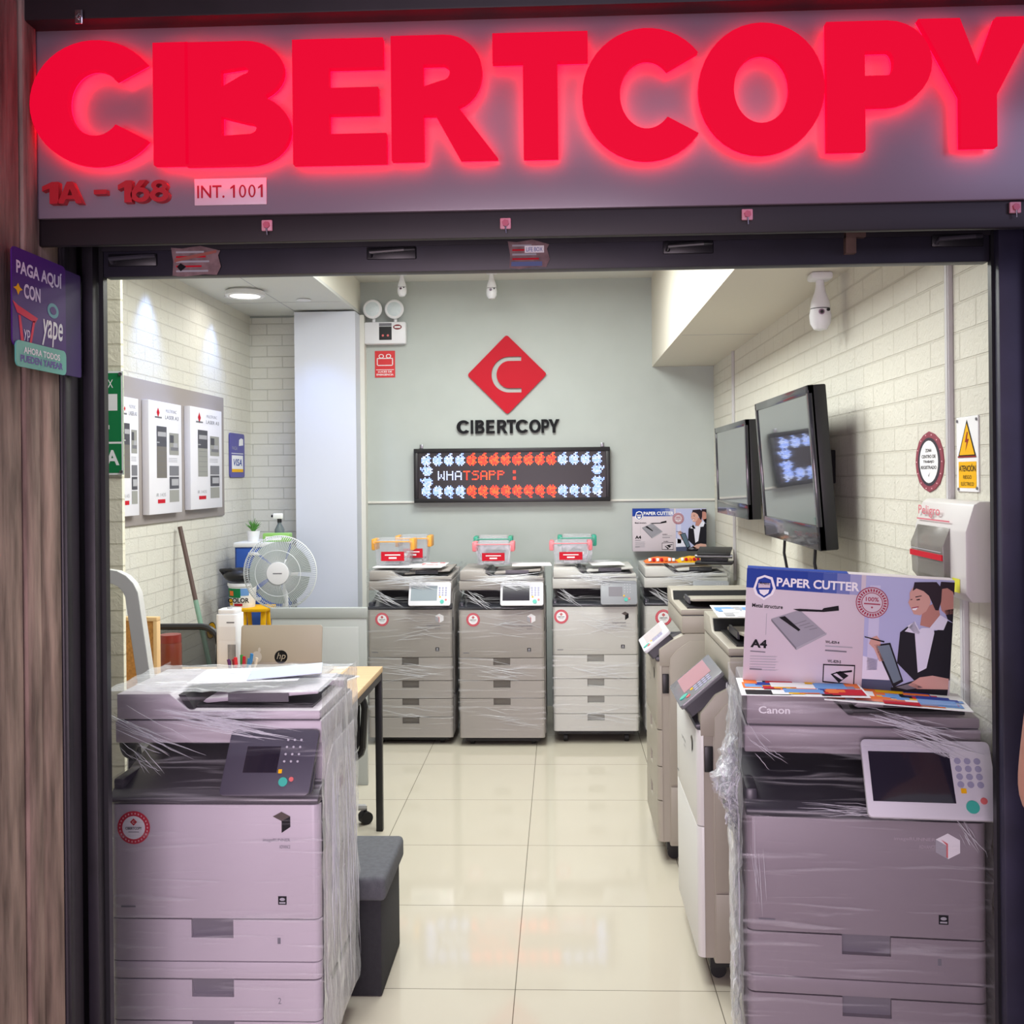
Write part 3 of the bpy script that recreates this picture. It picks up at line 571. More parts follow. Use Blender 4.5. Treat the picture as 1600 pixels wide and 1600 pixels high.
# front right machine, turned slightly towards the door
a = W(1166, 1300, 2.50)
cR = dict(w=.555, d=.44, m=M_rgrey, handle=M_hg, hx=(.222, .335), door=(.493, .770), scan=(.915, .985), adf=1.058, tray=M_dark, lip=.05,
          drawers=[(.386, .493, .045, '1'), (.345, .386, 0), (.225, .345, .045, '2'), (.09, .225, .045, '3')], emblem='cube', sticker=None, panel=(.27, .562, .805, .962, 30, M_wpan, M_glassk, 'touch'), py=-.085, skew=.0, scan_out=.0, ex=.84, ez=.80, txt=(.62, .79, .008), ink=mat('silver print', '#b4aab2', .5), brand=(.035, 1.012, .075), ax=.36, tray_up=.25)
tR = copier('grey film-wrapped copier with white touch panel, under the large paper cutter box', (a.x, 2.50, 0), R(-5.5), cR)
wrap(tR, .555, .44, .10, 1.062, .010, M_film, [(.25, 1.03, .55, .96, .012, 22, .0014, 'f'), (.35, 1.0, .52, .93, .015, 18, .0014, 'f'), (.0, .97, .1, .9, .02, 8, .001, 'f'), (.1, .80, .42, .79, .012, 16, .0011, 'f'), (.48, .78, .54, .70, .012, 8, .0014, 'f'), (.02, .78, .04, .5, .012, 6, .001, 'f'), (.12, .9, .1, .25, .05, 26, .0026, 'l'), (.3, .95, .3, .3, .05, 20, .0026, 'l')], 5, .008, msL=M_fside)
# loose gathered film hanging at the left edge of the right machine
from mathutils import noise as _nz
g = G(); rn = random.Random(3)
for lay in range(3):
    b = bmesh.new(); q = []
    for i in range(90):
        z = 1.06-i*.0095; row = []
        bulge = .055*math.exp(-((z-.84)/.075)**2)+.016
        for k in range(12):
            y = .0+k*.016; n1 = _nz.noise(Vector((lay*5, y*16, z*22))); n2 = _nz.noise(Vector((lay*9+3, y*45, z*(60 if abs(z-.84) < .12 else 14))))
            row.append(b.verts.new((-.012-lay*.006-bulge*(.45+.7*n1+.5*n2)*(1-.03*k), y+.012*n2, z+.006*n1)))
        q.append(row)
    for i in range(89):
        for k in range(11): b.faces.new((q[i][k], q[i+1][k], q[i+1][k+1], q[i][k+1]))
    g.add(b, M_floose)
for k in range(26):
    z = rn.gauss(.84, .045); y = rn.uniform(-.005, .12); x = -.016-abs(rn.gauss(0, .02))
    g.tube([(x+rn.gauss(0, .006), y+rn.gauss(0, .01), z+rn.gauss(0, .012)) for _ in range(5)], [.0006, .0016, .0022, .0016, .0005], M_fold, 5)
g.obj('gathered_film', tR)
# row along the back wall
def back(px0, D, w, drawers, door, scan, adf, m, hnd, pan, em, lab, stick=(.17, .80, .040), base=.04):
    p = W(px0, 1000, D); c = dict(w=w, d=.60, m=m, m2=m, handle=hnd, hx=(w*.40, w*.60), door=door, scan=scan, adf=adf, tray=mat('tray deep grey', '#3b3c43', .2), lip=.03, drawers=drawers, emblem=em, sticker=stick, panel=pan, py=-.05, base=base, ex=.85, ez=.82, txt=(.70, .86, -.05))
    return copier(lab, (p.x, D, 0), 0, c, 'copiers along the back wall'), c
c_s = [(.384, .523, .045), (.278, .384, .042), (.168, .278, .040), (.045, .168, .040)]
b1, c1 = back(575, 6.07, .505, c_s, (.523, .807), (.92, .98), 1.035, M_beige, M_hb, (.25, .50, .838, .97, 25, M_wpan, M_lcd, 'touch'), 'cube', 'warm grey copier with four drawers, leftmost in the row by the back wall', base=.035)
b2, c2 = back(717, 6.04, .505, [(.390, .523, .042), (.285, .390, .042), (.05, .285, .04)], (.523, .807), (.92, .98), 1.035, M_beige, M_hb, (.25, .503, .840, .97, 25, M_wpan, M_glassk, 'touch'), 'cube', 'warm grey copier with a tall bottom drawer, second from left by the back wall', base=.035)
b3, c3 = back(864, 6.10, .505, [(.388, .530, .04), (.286, .388, .042), (.180, .286, .04), (.075, .180, .04)], (.530, .815), (.92, .985), 1.04, M_pale, M_hp, (.285, .50, .835, .97, 20, mat('panel mid grey', '#8f9298', .4), M_hg, 'lcd'), 'dark', 'pale grey copier, third from left by the back wall, under pink and green lidded boxes', base=.062, stick=(.10, .80, .042))
b4, c4 = back(1008, 6.12, .50, [(.388, .530, .04), (.286, .388, .042), (.180, .286, .04), (.075, .180, .04)], (.530, .815), (.92, .985), 1.04, M_pale, M_hp, (.285, .495, .865, .965, 20, mat('panel mid grey', '#8f9298', .4), M_glassk, 'lcd'), 'dark', 'pale grey copier in the back right corner, behind the beige machine', base=.062, stick=(.22, .76, .048))
for i, (b_, c_) in enumerate(((b1, c1), (b2, c2), (b3, c3), (b4, c4))):
    w = c_['w']; wrap(b_, w, .60, .06, c_['adf']+.010, .005, M_film, [(.05, .98, .5, 1.0, .02, 26, .0022, 'f'), (.1, 1.02, .45, .92, .02, 14, .002, 'f'), (.02, .92, .2, .82, .02, 12, .002, 'f'), (.15, .72, .5, .70, .05, 14, .0014, 'f'), (.05, .45, .5, .42, .04, 12, .0014, 'f'), (.05, .2, .5, .16, .04, 8, .0012, 'f'), (.1, .3, .4, .4, .06, 14, .002, 't')], 11+i, .004)
# two machines along the right wall, facing left
def side(x, y, w, lab, m, m2, mp, ms, door, scan, adf, drawers, stick=None, up=0):
    c = dict(w=w, d=.56, m=m, m2=m2, handle=mat('grip black', '#2a2a2e', .4), hx=(w*.42, w*.58), door=door, scan=scan, adf=adf, tray=M_dark, lip=.03, drawers=drawers, emblem='dark', sticker=stick, panel=(w*.42, w-.01, door[1]+.04+up, scan[0]+.012+up, 50, mp, ms, 'touch'), py=-.05, pth=.05, core=m2, chamfer=1, colx=.9, base=.06, scan_out=-.07, energy=0, txt=(.3, .5, -.05))
    return copier(lab, (x, y, 0), R(-90), c)
d5 = [(.40, .55, .05), (.26, .40, .05), (.09, .26, .05)]
t5 = side(.385, 4.76, .54, 'beige copier facing left with tilted panel, between the white copier and the back row', M_cbeige, M_cbeige, M_wpan, mat('screen pale', '#c6c2c4', .2), (.55, .83), (.945, 1.02), 1.085, d5)
t6 = side(.415, 3.77, .56, 'white copier facing left, behind the gathered film of the front right machine', M_cwhite, M_cbeige, mat('panel grey glossy', '#6f7076', .25), mat('screen pink grey', '#a98a94', .2), (.50, .80), (.94, 1.03), 1.10, [(.09, .50, .0)], up=.03)
# ------------------------------------------------------------ back wall: emblem, lettering, LED board
c = W(792, 585, YB-.03); r = 61/1600*7.07
g = G(); dm = []
for k in range(4):
    a0 = 90+90*k; dm += [(math.cos(R(a0))*(1-.09)+.064*math.cos(R(a0-45+90*i/4)), math.sin(R(a0))*(1-.09)+.064*math.sin(R(a0-45+90*i/4))) for i in range(5)]
cc = arc(.03, 0, .43, .43, 55, 305, 30)+[(.28, -.29)]+arc(.03, 0, .33, .33, 300, 60, 30)+[(.28, .29)]
cc = [(.36, .45), (.10, .45)]+arc(.06, 0, .45, .45, 92, 268, 26)+[(.10, -.45), (.36, -.45), (.36, -.34), (.10, -.34)]+arc(.06, 0, .32, .34, 266, 94, 26)+[(.10, .34), (.36, .34)]
g.shape([dm, cc], c.x-r, c.z-r, c.x+r, c.z+r, M_red, 0, 0, .018)
tag(g.obj('wall_emblem', loc=(0, YB-.002, 0)), 'red diamond emblem with a cut-out letter C on the grey back wall', 'emblem')
t = thing('wall_lettering', 'raised black CIBERTCOPY lettering under the red diamond', 'lettering', (0, YB-.002, 0))
xs = [714, 736, 742, 761, 778, 793, 808, 826, 846, 859, 874]; wd = [(714, 733), (736, 739.5), (743, 757), (760, 773), (777, 793), (792, 806), (806, 825), (827, 845), (846, 858), (857, 874)]
for ch, (a, b) in zip('CIBERTCOPY', wd):
    dy = (794-(a+b)/2)*.012
    p, q = W(a, 677+dy, YB), W(b, 656+dy, YB); g = G(); g.shape(letter(ch, .26 if ch != 'I' else .2, .19), p.x, p.z, q.x, q.z, M_ink, 0, 0, .022); g.obj('letter', t)
a, b = W(647, 786, YB-.07), W(953, 698, YB-.07); w, h = b.x-a.x, b.z-a.z
t = thing('led_display', 'black LED display board scrolling WHATSAPP inside a border of lit apples', 'display', (a.x, YB-.07, a.z))
M_led0 = mat('led face', '#191519', .35)
g = G(); fr = .028
for bx in ((0, w, 0, fr), (0, w, h-fr, h), (0, fr, fr, h-fr), (w-fr, w, fr, h-fr)): g.box(bx[0], bx[1], 0, .066, bx[2], bx[3], M_black, .003)
g.box(fr, w-fr, .012, .066, fr, h-fr, M_led0); g.obj('housing', t)
for x in (.05, w-.05): g = G(); g.box(x-.012, x+.012, .03, .04, h, h+.03, M_rack, .002); g.obj('hanging_bracket', t)
def led(n, c, e): return mat(n, c, .4, emit=e)
LW, LR, LO = led('led ice', '#7f98e0', 2.2), led('led red', '#ff2c12', 2.2), led('led orange', '#ff5014', 2.2)
LW2 = led('led white', '#a6b4dc', 2.2)
apple = ["....##..", "...##...", ".##.##..", "#######.", "######..", "######..", "#######.", ".#####..", "..#.#..."]
g = G(); iw, ih = w-2*fr, h-2*fr; px = iw/132; nv = int(ih/px)
def dot(i, j, m, s=.82):
    x, z = fr+i*px, fr+j*px
    if fr <= x < w-fr-px*.5 and fr <= z < h-fr-px*.5: g.rect(x, z, x+px*s, z+px*s, m, 1, .0115)
rl = random.Random(5)
def put(i0, j0, flip, turn, red):
    for r_, row in enumerate(apple):
        for q, chh in enumerate(row):
            if chh == '#':
                i, j = (q, 8-r_) if not flip else (q, r_)
                if turn: i, j = (8-r_, q) if turn > 0 else (r_, q)
                m = (LO if rl.random() < .35 else LR) if red else (LW if rl.random() < .6 else LW2)
                dot(i0+i, j0+j, m)
for k in range(16):
    red = 4 <= k <= 11
    put(2.5+k*8.0, nv-9, False, 0, red); put(2.5+k*8.0, .3, True, 0, red)
for k in range(2): put(1.5, 8.3+k*8, False, -1, False); put(122, 8.3+k*8, False, 1, False)
FONT = {'W': ["1...1", "1...1", "1.1.1", "1.1.1", "11.11", "1...1"], 'H': ["1...1", "1...1", "11111", "1...1", "1...1", "1...1"], 'A': [".111.", "1...1", "1...1", "11111", "1...1", "1...1"], 'T': ["11111", "..1..", "..1..", "..1..", "..1..", "..1.."], 'S': [".1111", "1....", ".111.", "....1", "....1", "1111."], 'P': ["1111.", "1...1", "1111.", "1....", "1....", "1...."], ':': [".11..", ".11..", ".....", ".....", ".11..", ".11.."], ' ': ["....."]*6}
for k, chh in enumerate('WHATSAPP :'):
    for r_, row in enumerate(FONT[chh]):
        for q, v in enumerate(row):
            if v == '1': dot(14+k*6+q-(2 if k > 7 else 0), nv/2+2.5-r_*1.1, (LW2 if k < 3 else (LO if (q+k) % 3 == 0 else LR)))
g.obj('lit_pixels', t, smooth=False)['label'] = 'lit red, orange and white LED pixels'

# emergency light and red sign
a, b = W(569, 538, 7.03), W(634, 502, 7.03)
t = thing('emergency_light', 'white twin-head emergency light box in the back left corner of the wall', 'light', (a.x, 7.03, a.z)); w, h = b.x-a.x, b.z-a.z
M_appl = mat('appliance white', '#e3e4e8', .35)
g = G(); g.box(0, w, 0, .068, 0, h, M_appl, .012); g.rect(w*.36, h*.18, w*.66, h*.78, M_black, 1); g.rect(w*.36, h*.80, w*.66, h*.93, M_gink, 1); g.disc(w*.45, h*.38, .008, .008, M_stop, 2); g.disc(w*.57, h*.38, .008, .008, M_stop, 2); g.disc(w*.8, h*.75, .03, .018, mat('maroon badge', '#7c2630', .5), 1); g.rect(w*.73, h*.71, w*.87, h*.79, M_wprint, 2); g.obj('housing', t)
for px in (582, 616):
    p = W(px, 483, 7.0)-t.location; g = G()
    g.lathe([(0, .05), (.045, .045), (.062, .0), (.066, -.03), (.058, -.036)], (p.x, .0, p.z), M_appl, 28, 'y'); g.cyl((p.x, .02, p.z-.06), (p.x, .02, h-.01), .012, M_appl); o = g.obj('lamp_head', t)
    g = G(); g.lathe([(0, -.044), (.03, -.042), (.056, -.034)], (p.x, 0, p.z), mat('lamp lens', '#cfdadf', .12, bump=.9, bscale=70), 28, 'y'); g.obj('lens', o)
a, b = W(586, 590, YB-.004), W(617, 548, YB-.004); w, h = b.x-a.x, b.z-a.z
g = G(); g.box(0, w, 0, .003, 0, h, mat('safety red', '#cf2a30', .5)); ri = M_wprint
for fx in (.32, .68): g.disc(w*fx, h*.80, w*.13, h*.08, ri, 1); g.disc(w*fx, h*.80, w*.09, h*.055, mat('safety red', '#cf2a30'), 2)
for q in ((.1, .44, .9, .47), (.1, .44, .14, .72), (.86, .44, .9, .72), (.1, .70, .9, .73), (.06, .28, .94, .30)): g.rect(w*q[0], h*q[1], w*q[2], h*q[3], ri, 1)
g.text('LUCES DE', w*.16, h*.18, w*.84, h*.25, ri, 1, bold=.02); g.text('EMERGENCIA', w*.08, h*.07, w*.92, h*.14, ri, 1, bold=.02)
tag(g.obj('emergency_sign', loc=(a.x, YB-.004, a.z), smooth=False), 'small red sign with a lamp pictogram under the emergency light', 'sign')

# bulb cameras
def bulbcam(name, p, s, zc, label):
    t = thing('bulb_camera', label, 'camera', (p.x, p.y, zc), group='bulb cameras')
    g = G(); g.box(-.05*s, .05*s, -.05*s, .05*s, -.035*s, 0, M_appl, .012*s); g.obj('socket_base', t)
    g = G(); g.lathe([(.018*s, -.03*s), (.020*s, -.06*s), (.026*s, -.09*s), (.042*s, -.135*s), (.046*s, -.165*s)], (0, 0, 0), M_appl, 28); g.obj('bulb_body', t)
    g = G(); g.lathe([(.046*s, -.169*s), (.050*s, -.20*s), (.046*s, -.235*s), (.03*s, -.262*s), (0, -.27*s)], (0, 0, 0), M_appl, 28); g.lathe([(.044*s, -.163*s), (.044*s, -.171*s)], (0, 0, 0), M_black, 28); hd = g.obj('camera_head', t)
    g = G(); g.cyl((-.006*s, -.04*s, -.185*s), (-.006*s, -.054*s, -.187*s), .013*s, mat('lens ring', '#8b6f86', .3), seg=20); g.cyl((-.006*s, -.05*s, -.187*s), (-.006*s, -.056*s, -.1875*s), .008*s, M_glassk, seg=16); g.cyl((.024*s, -.038*s, -.176*s), (.026*s, -.05*s, -.177*s), .007*s, M_black, seg=12); g.obj('lens', hd)
    return t
p = W(628, 440, 6.75); bulbcam('x', p, .62, ZC, 'small white bulb camera on the ceiling above the emergency light')
p = W(768, 436, 6.75); bulbcam('x', p, .72, ZC, 'small white bulb camera on the ceiling above the red diamond')
p = W(1281, 420, 3.85); bulbcam('x', p, .80, zr, 'large white bulb camera under the right soffit near the entrance')

# ceiling disc lamp on the left soffit
p = W(387, 470, 6.15); t = thing('ceiling_lamp', 'round white surface lamp lit on the left soffit', 'lamp', (p.x, 6.1, zs))
g = G(); g.lathe([(.10, 0), (.118, -.012), (.118, -.035), (.108, -.042), (.102, -.038)], (0, 0, 0), M_appl, 40); g.obj('lamp_ring', t)
g = G(); g.lathe([(.103, -.036), (.06, -.042), (0, -.043)], (0, 0, 0), mat('lamp diffuser', '#fffaf0', .4, emit=2.0), 40); g.obj('diffuser', t)
l = lamp('lamp_disc', 'AREA', (p.x, 6.1, zs-.05), (p.x, 6.1, 0), 1.6, (1, .97, .92), .18)
for i, y in enumerate((5.3, 6.3)):
    t = thing('ceiling_spotlight', ['small cool white spotlight in the soffit above the first poster', 'small cool white spotlight in the soffit above the card payment sign'][i], 'spotlight', (XL+.13, y, zs), group='spotlights washing the left wall')
    g = G(); g.lathe([(.03, 0), (.045, -.003), (.045, -.008), (.034, -.01)], (0, 0, 0), M_appl, 28); g.obj('rim', t)
    g = G(); g.lathe([(.034, -.008), (0, -.009)], (0, 0, 0), mat('spot lens', '#dfe8ff', .4, emit=6), 28); g.obj('lens', t)
    l = lamp('lamp_spot', 'SPOT', (XL+.13, y, zs-.02), (XL+.02, y, 1.7), 26-8*i, (.30, .46, 1.0)); l.data.spot_size = R(74); l.data.spot_blend = 1; l.data.shadow_soft_size = .03
# cool fill on the column comes from a third spot
t = thing('ceiling_spotlight', 'small cool white spotlight in the soffit in front of the white column', 'spotlight', (-1.62, 6.45, zs), group='spotlights washing the left wall')
g = G(); g.lathe([(.03, 0), (.045, -.003), (.045, -.008), (.034, -.01)], (0, 0, 0), M_appl, 28); g.obj('rim', t)
l = lamp('lamp_spot', 'SPOT', (-1.62, 6.45, zs-.02), (-1.6, 6.86, 1.5), 20, (.30, .46, 1.0)); l.data.spot_size = R(75); l.data.spot_blend = 1; l.data.shadow_soft_size = .05

# ------------------------------------------------------------ left wall
def onleft(px0, px1, ytop, ybot):
    """span on the left wall: world Y range and heights from its pixel edges"""
    a, b = WX(px0, ytop, XL+.01), WX(px1, ytop, XL+.01); return a.y, b.y
def L2(px, py, X=XL): return WX(px, py, X)
# board
y1 = L2(347, 700).y; z1_ = L2(347, 622).z; z0_ = L2(347, 805).z; y0 = 4.55
RZL = R(90)   # local x -> +Y, local -y -> +X
Mb = mat('poster board taupe', '#9c9492', .6)
g = G(); g.box(0, y1-y0, -.012, 0, 0, z1_-z0_, Mb, .003); tag(g.obj('poster_board', loc=(XL+.001, y0, z0_), rot=(0, 0, RZL)), 'taupe backing board on the left brick wall carrying three white posters', 'board')
def poster(px0, px1, yt, yb, kind, label):
    a, b = L2(px0, yt, XL+.05), L2(px1, yt, XL+.05); z1, z0 = L2(px0, yt, XL+.05).z, L2(px0, yb, XL+.05).z; w, h = b.y-a.y, z1-z0
    t = thing('copier_poster', label, 'poster', (XL+.014, a.y, z0), RZL, 'white copier posters on the taupe board')
    g = G(); g.box(0, w, -.036, 0, 0, h, mat('poster white', '#e4e3ec', .5), .002); g.obj('panel', t)
    g = G(); y = -.0365; P = lambda u0, v0, u1, v1, m, l=1: g.rect(u0*w, (1-v1)*h, u1*w, (1-v0)*h, m, l, y)
    cx, cz = .27*w, .90*h; q = .045*w; g.poly([(cx, cz-q*1.3), (cx+q, cz), (cx, cz+q*1.3), (cx-q, cz)], M_red, 1, y); P(.17, .135, .38, .15, M_gink)
    g.text('MULTIFUNC', .5*w, .91*h, .84*w, .94*h, M_lgink, 1, y); g.text('LASER A3', .48*w, .85*h, .9*w, .885*h, M_gink, 1, y)
    P(.22, .22, .52, .40, M_dark); P(.25, .27, .5, .31, M_lgink, 2); P(.22, .36, .3, .37, M_lgink, 2); P(.22, .40, .52, .68, M_hp if kind else M_hb)
    for k in range(5): P(.24, .43+k*.05, .5, .433+k*.05, M_gink, 2)
    P(.6, .27, .9, .47, M_hp); P(.62, .29, .74, .36, M_dark, 2); P(.64, .40, .88, .43, M_gink, 2); P(.72, .36, .86, .40, M_lgink, 3)
    P(.6, .57, .9, .66, M_gink); P(.6, .67, .9, .78, M_dark); P(.66, .69, .88, .75, M_lgink, 2); P(.6, .79, .9, .9, M_hp)
    g.text('iR 1435', .2*w, .155*h, .48*w, .185*h, M_lgink, 1, y); P(.24, .87, .46, .905, M_red)
    for k in range(3): P(.58, .5+k*.015, .85, .505+k*.015, M_lgink)
    g.obj('print', t, smooth=False); return t
poster(186, 216, 618, 808, 0, 'nearest white copier poster on the taupe board, half hidden by the brick pier')
poster(232, 283, 624, 805, 0, 'middle white copier poster on the taupe board')
poster(297, 346, 634, 797, 1, 'farthest white copier poster on the taupe board')
# card payment sign
a, b = L2(357, 700), L2(380, 700); z1, z0 = L2(357, 676).z, L2(357, 746).z; w, h = b.y-a.y, z1-z0
g = G(); Mv = mat('card sign violet', '#4d4a9a', .4); g.prism(rrect(0, 0, w, h, .02), 'y', -.006, 0, Mv)
g.rect(w*.12, h*.12, w*.88, h*.50, M_wprint, 1, -.006); g.text('VISA', w*.22, h*.26, w*.80, h*.42, M_blue, 2, -.006, bold=.02, shear=.2); g.rect(w*.12, h*.12, w*.88, h*.19, M_yel, 2, -.006); g.poly([(w*.6, h*.72), (w*.9, h*.74), (w*.9, h*.88), (w*.75, h*.90), (w*.62, h*.86)], M_wprint, 1, -.006); g.text('PAGA', w*.15, h*.62, w*.5, h*.70, M_lgink, 1, -.006); g.rect(w*.1, h*.535, w*.9, h*.55, M_wprint, 1, -.006)
tag(g.obj('card_sign', loc=(XL+.003, a.y, z0), rot=(0, 0, RZL), smooth=False), 'violet VISA card payment sign on the brick wall beside the poster board', 'sign')
# smiling yellow sticker low on the wall
p = L2(330, 985, XL+.004); g = G(); g.disc(0, 0, .075, .045, M_yel, 1); g.disc(0, 0, .083, .05, M_ink, .5); 
for dx in (-.025, .025): g.disc(dx, .014, .008, .007, M_ink, 2)
g.poly(arc(0, .004, .04, .028, 200, 340, 8)+arc(0, .006, .03, .016, 340, 200, 8), M_ink, 2)
tag(g.obj('smiley_sticker', loc=p, rot=(0, 0, RZL), smooth=False), 'round yellow smiling sticker low on the left wall behind the white tower fan', 'sticker')
# safety sign on the pier
a, b = W(160, 742, 3.465), W(192, 580, 3.465); x0 = b.x-.24
t = thing('exit_sign', 'green SALIDA exit sign on the brick pier, partly behind the door frame', 'sign', (x0, 3.466, a.z)); w, h = .24, b.z-a.z
g = G(); g.box(0, w, -.003, 0, 0, h, M_green); g.rect(0, 0, w, h, M_wprint, .2, -.003); g.rect(.006, .006, w-.006, h*.30, M_green, 1, -.003); g.rect(.006, h*.32, w-.006, h-.006, M_green, 1, -.003); g.text('SALIDA', .012, h*.09, w-.014, h*.24, M_wprint, 2, -.003, bold=.03); g.rect(w*.30, h*.62, w*.92, h*.78, M_wprint, 2, -.003); g.poly([(w*.30, h*.52), (w*.30, h*.88), (w*.06, h*.70)], M_wprint, 2, -.003); g.text('X', w*.78, h*.84, w*.86, h*.92, M_wprint, 2, -.003); g.rect(w*.75, h*.44, w*.80, h*.48, M_wprint, 2, -.003); g.obj('plate', t, smooth=False)
for z in (.01, h-.01): g = G(); g.cyl((w-.008, -.003, z), (w-.008, -.007, z), .006, M_rack, seg=12); g.obj('screw', t)

# ------------------------------------------------------------ right wall
RZR = R(-90)  # local x -> -Y (towards the door), local -y -> -X
def onright(px, py, X=XR): return WX(px, py, X)
def tv(px_far, px_near, yt_n, yb_n, X, tilt, label, cab):
    n = WX(px_near, yt_n, X); f = WX(px_far, yt_n, X); zb = WX(px_near, yb_n, X).z; w, h = f.y-n.y, n.z-zb
    t = thing('wall_television', label, 'television', (X, f.y, zb), RZR, 'televisions on the right wall')
    M = Matrix.Translation((0, 0, h/2)) @ Matrix.Rotation(R(tilt), 4, 'X') @ Matrix.Translation((0, 0, -h/2))
    g = G(); bz = .032; lo = .075*h/.6
    g.box(0, w, .004, .062, 0, h, M_black, .006, M=M)
    for q in ((0, w, 0, lo+.015), (0, w, h-bz, h), (0, bz, 0, h), (w-bz, w, 0, h)): g.box(q[0], q[1], -.004, .02, q[2], q[3], mat('television bezel', '#2b2b31', .18, coat=.3), .003, M=M)
    g.rect(w*.42, lo*.4, w*.5, lo*.55, M_lgink, 1, -.004, M); g.box(w*.25, w*.75, .06, .085, h*.2, h*.8, M_black, .01, M=M); g.obj('cabinet', t)
    g = G(); g.rect(bz, lo+.015, w-bz, h-bz, mat('television screen', '#3a3c42', .05, spec=1.0, coat=1), 1, .0015, M); g.obj('screen', t, smooth=False)
    g = G(); gap = XR-X-.062; g.box(w*.35, w*.65, .08, XR-X-.001, h*.4, h*.62, M_black, .004); g.obj('wall_bracket', t)
    for x in cab: g = G(); g.tube([(x, .05, .02), (x, .045, -.06), (x+.015, .06, -.16), (x+.01, .08, -.36)], .006, M_black); g.obj('cable', t)
    return t
tv(1187, 1272, 601, 861, .895, 4, 'large wall television nearest the shop entrance', (.26, .78))
tv(1119, 1167, 655, 812, .93, 1.5, 'smaller looking wall television farther back, near the back wall', ())
# vertical cable trunking
def trunk(px, pyt, pyb, lab, zt=None, zb=None, wd=.026):
    p, q = onright(px, pyt), onright(px, pyb); g = G(); g.box(-wd/2, wd/2, -.014, .0, zb if zb is not None else q.z, zt if zt is not None else p.z, M_lg, .003); g.box(-wd/2+.005, wd/2-.005, -.016, -.013, zb if zb is not None else q.z, zt if zt is not None else p.z, M_lg)
    tag(g.obj('cable_trunking', loc=(XR, p.y, 0), rot=(0, 0, RZR)), lab, 'trunking', 'cable trunking on the right wall')
M_lg = mat('trunking grey', '#c2c0c2', .5)
trunk(1486, 415, 795, 'grey vertical cable trunking running down to the breaker box', zt=zr, zb=1.5)
trunk(1511, 930, 1300, 'grey vertical cable trunking from the breaker box down behind the front right copier', zt=1.28, zb=.3)
trunk(1147, 550, 880, 'grey vertical cable trunking behind the farther television', zt=zr, zb=.95)
# breaker box
yf, yn = WX(1456, 850, XR-.02).y, 2.56; z1, z0 = 1.525, 1.275; w, h = yf-yn, z1-z0
t = thing('breaker_box', 'white breaker box with smoked window on the right wall by the shutter frame', 'breaker box', (XR, yf, z0), RZR)
g = G(); g.prism([(0, 0), (-.05, 0), (-.066, .02), (-.066, h-.075), (-.045, h-.008), (-.03, h), (0, h)], 'x', 0, w, mat('breaker white', '#d3d0cf', .4), .004); g.text('Peligro', .05*w, h*.80, .5*w, h*.93, mat('faded red script', '#d4707e', .5), 1, -.062, bold=.01); g.rect(.05*w, h*.775, .72*w, h*.79, mat('faded red script', '#d4707e'), 1, -.0665); g.obj('housing', t)
g = G(); g.prism([(-.066, .03), (-.082, .05), (-.086, h*.52), (-.066, h*.72)], 'x', .02, w*.72, mat('smoked window', '#8f8a84', .25, alpha=.6), .002); wi = g.obj('window_cover', t)
g = G(); g.box(.02, w*.72, -.088, -.085, h*.38, h*.44, M_red); g.rect(.03, h*.46, w*.7, h*.47, M_lgink, 1, -.087); g.rect(w*.76, h*.08, w*.90, h*.22, mat('lemon sticker', '#d8d636', .5), 1, -.0665); g.obj('red_stripe', t)
# hazard sign and oval sticker
a, b = onright(1497, 700), onright(1531, 700); z1, z0 = onright(1497, 653).z, onright(1530, 769).z; w, h = a.y-b.y, z1-z0
t = thing('hazard_sign', 'yellow electrical hazard sign with lightning triangle above the breaker box', 'sign', (XR, a.y, z0), RZR)
g = G(); g.box(0, w, -.004, 0, 0, h, M_wprint, .001); y = -.004
g.poly([(w*.5, h*.96), (w*.08, h*.46), (w*.92, h*.46)], M_ink, 1, y); g.poly([(w*.5, h*.91), (w*.15, h*.49), (w*.85, h*.49)], M_yel, 2, y); g.rect(w*.08, h*.455, w*.92, h*.475, mat('rust red print', '#8f2b22', .5), 3, y)
g.poly([(w*.52, h*.80), (w*.42, h*.66), (w*.50, h*.66), (w*.44, h*.54), (w*.60, h*.70), (w*.51, h*.70), (w*.56, h*.79)], mat('rust red print', '#8f2b22'), 3, y)
g.rect(w*.1, h*.05, w*.92, h*.40, M_yel, 1, y); g.text('ATENCIÓN', w*.13, h*.27, w*.89, h*.37, M_ink, 2, y, bold=.015); g.text('RIESGO', w*.32, h*.17, w*.70, h*.22, M_ink, 2, y); g.text('ELÉCTRICO', w*.22, h*.08, w*.80, h*.14, M_ink, 2, y); g.obj('plate', t, smooth=False)
for u, v in ((.06, .95), (.95, .95), (.1, .03), (.95, .05)): g = G(); g.cyl((w*u, -.004, h*v), (w*u, -.007, h*v), .004, M_rack, seg=10); g.obj('screw', t)
a, b = onright(1432, 720), onright(1476, 720); z1, z0 = onright(1454, 674).z, onright(1454, 769).z; w, h = a.y-b.y, z1-z0
g = G(); y = 0; n8 = 8
octo = [(w/2+w/2*math.cos(R(22.5*k)), h/2+h/2*math.sin(R(22.5*k))*(1.0 if k % 2 == 0 else .97)) for k in range(16)]
g.prism(octo, 'y', -.003, 0, mat('maroon ring', '#8d3a4a', .5)); g.disc(w*.5, h*.5, w*.40, h*.40, mat('navy ring', '#2b2734', .5), 1, -.003); g.disc(w*.5, h*.5, w*.33, h*.35, M_wprint, 2, -.003)
for k in range(14):
    q = k*2*math.pi/14; g.disc(w*.5+w*.45*math.cos(q), h*.5+h*.45*math.sin(q), w*.02, h*.012, mat('pale pink print', '#eab4bc'), 2, -.003, 8)
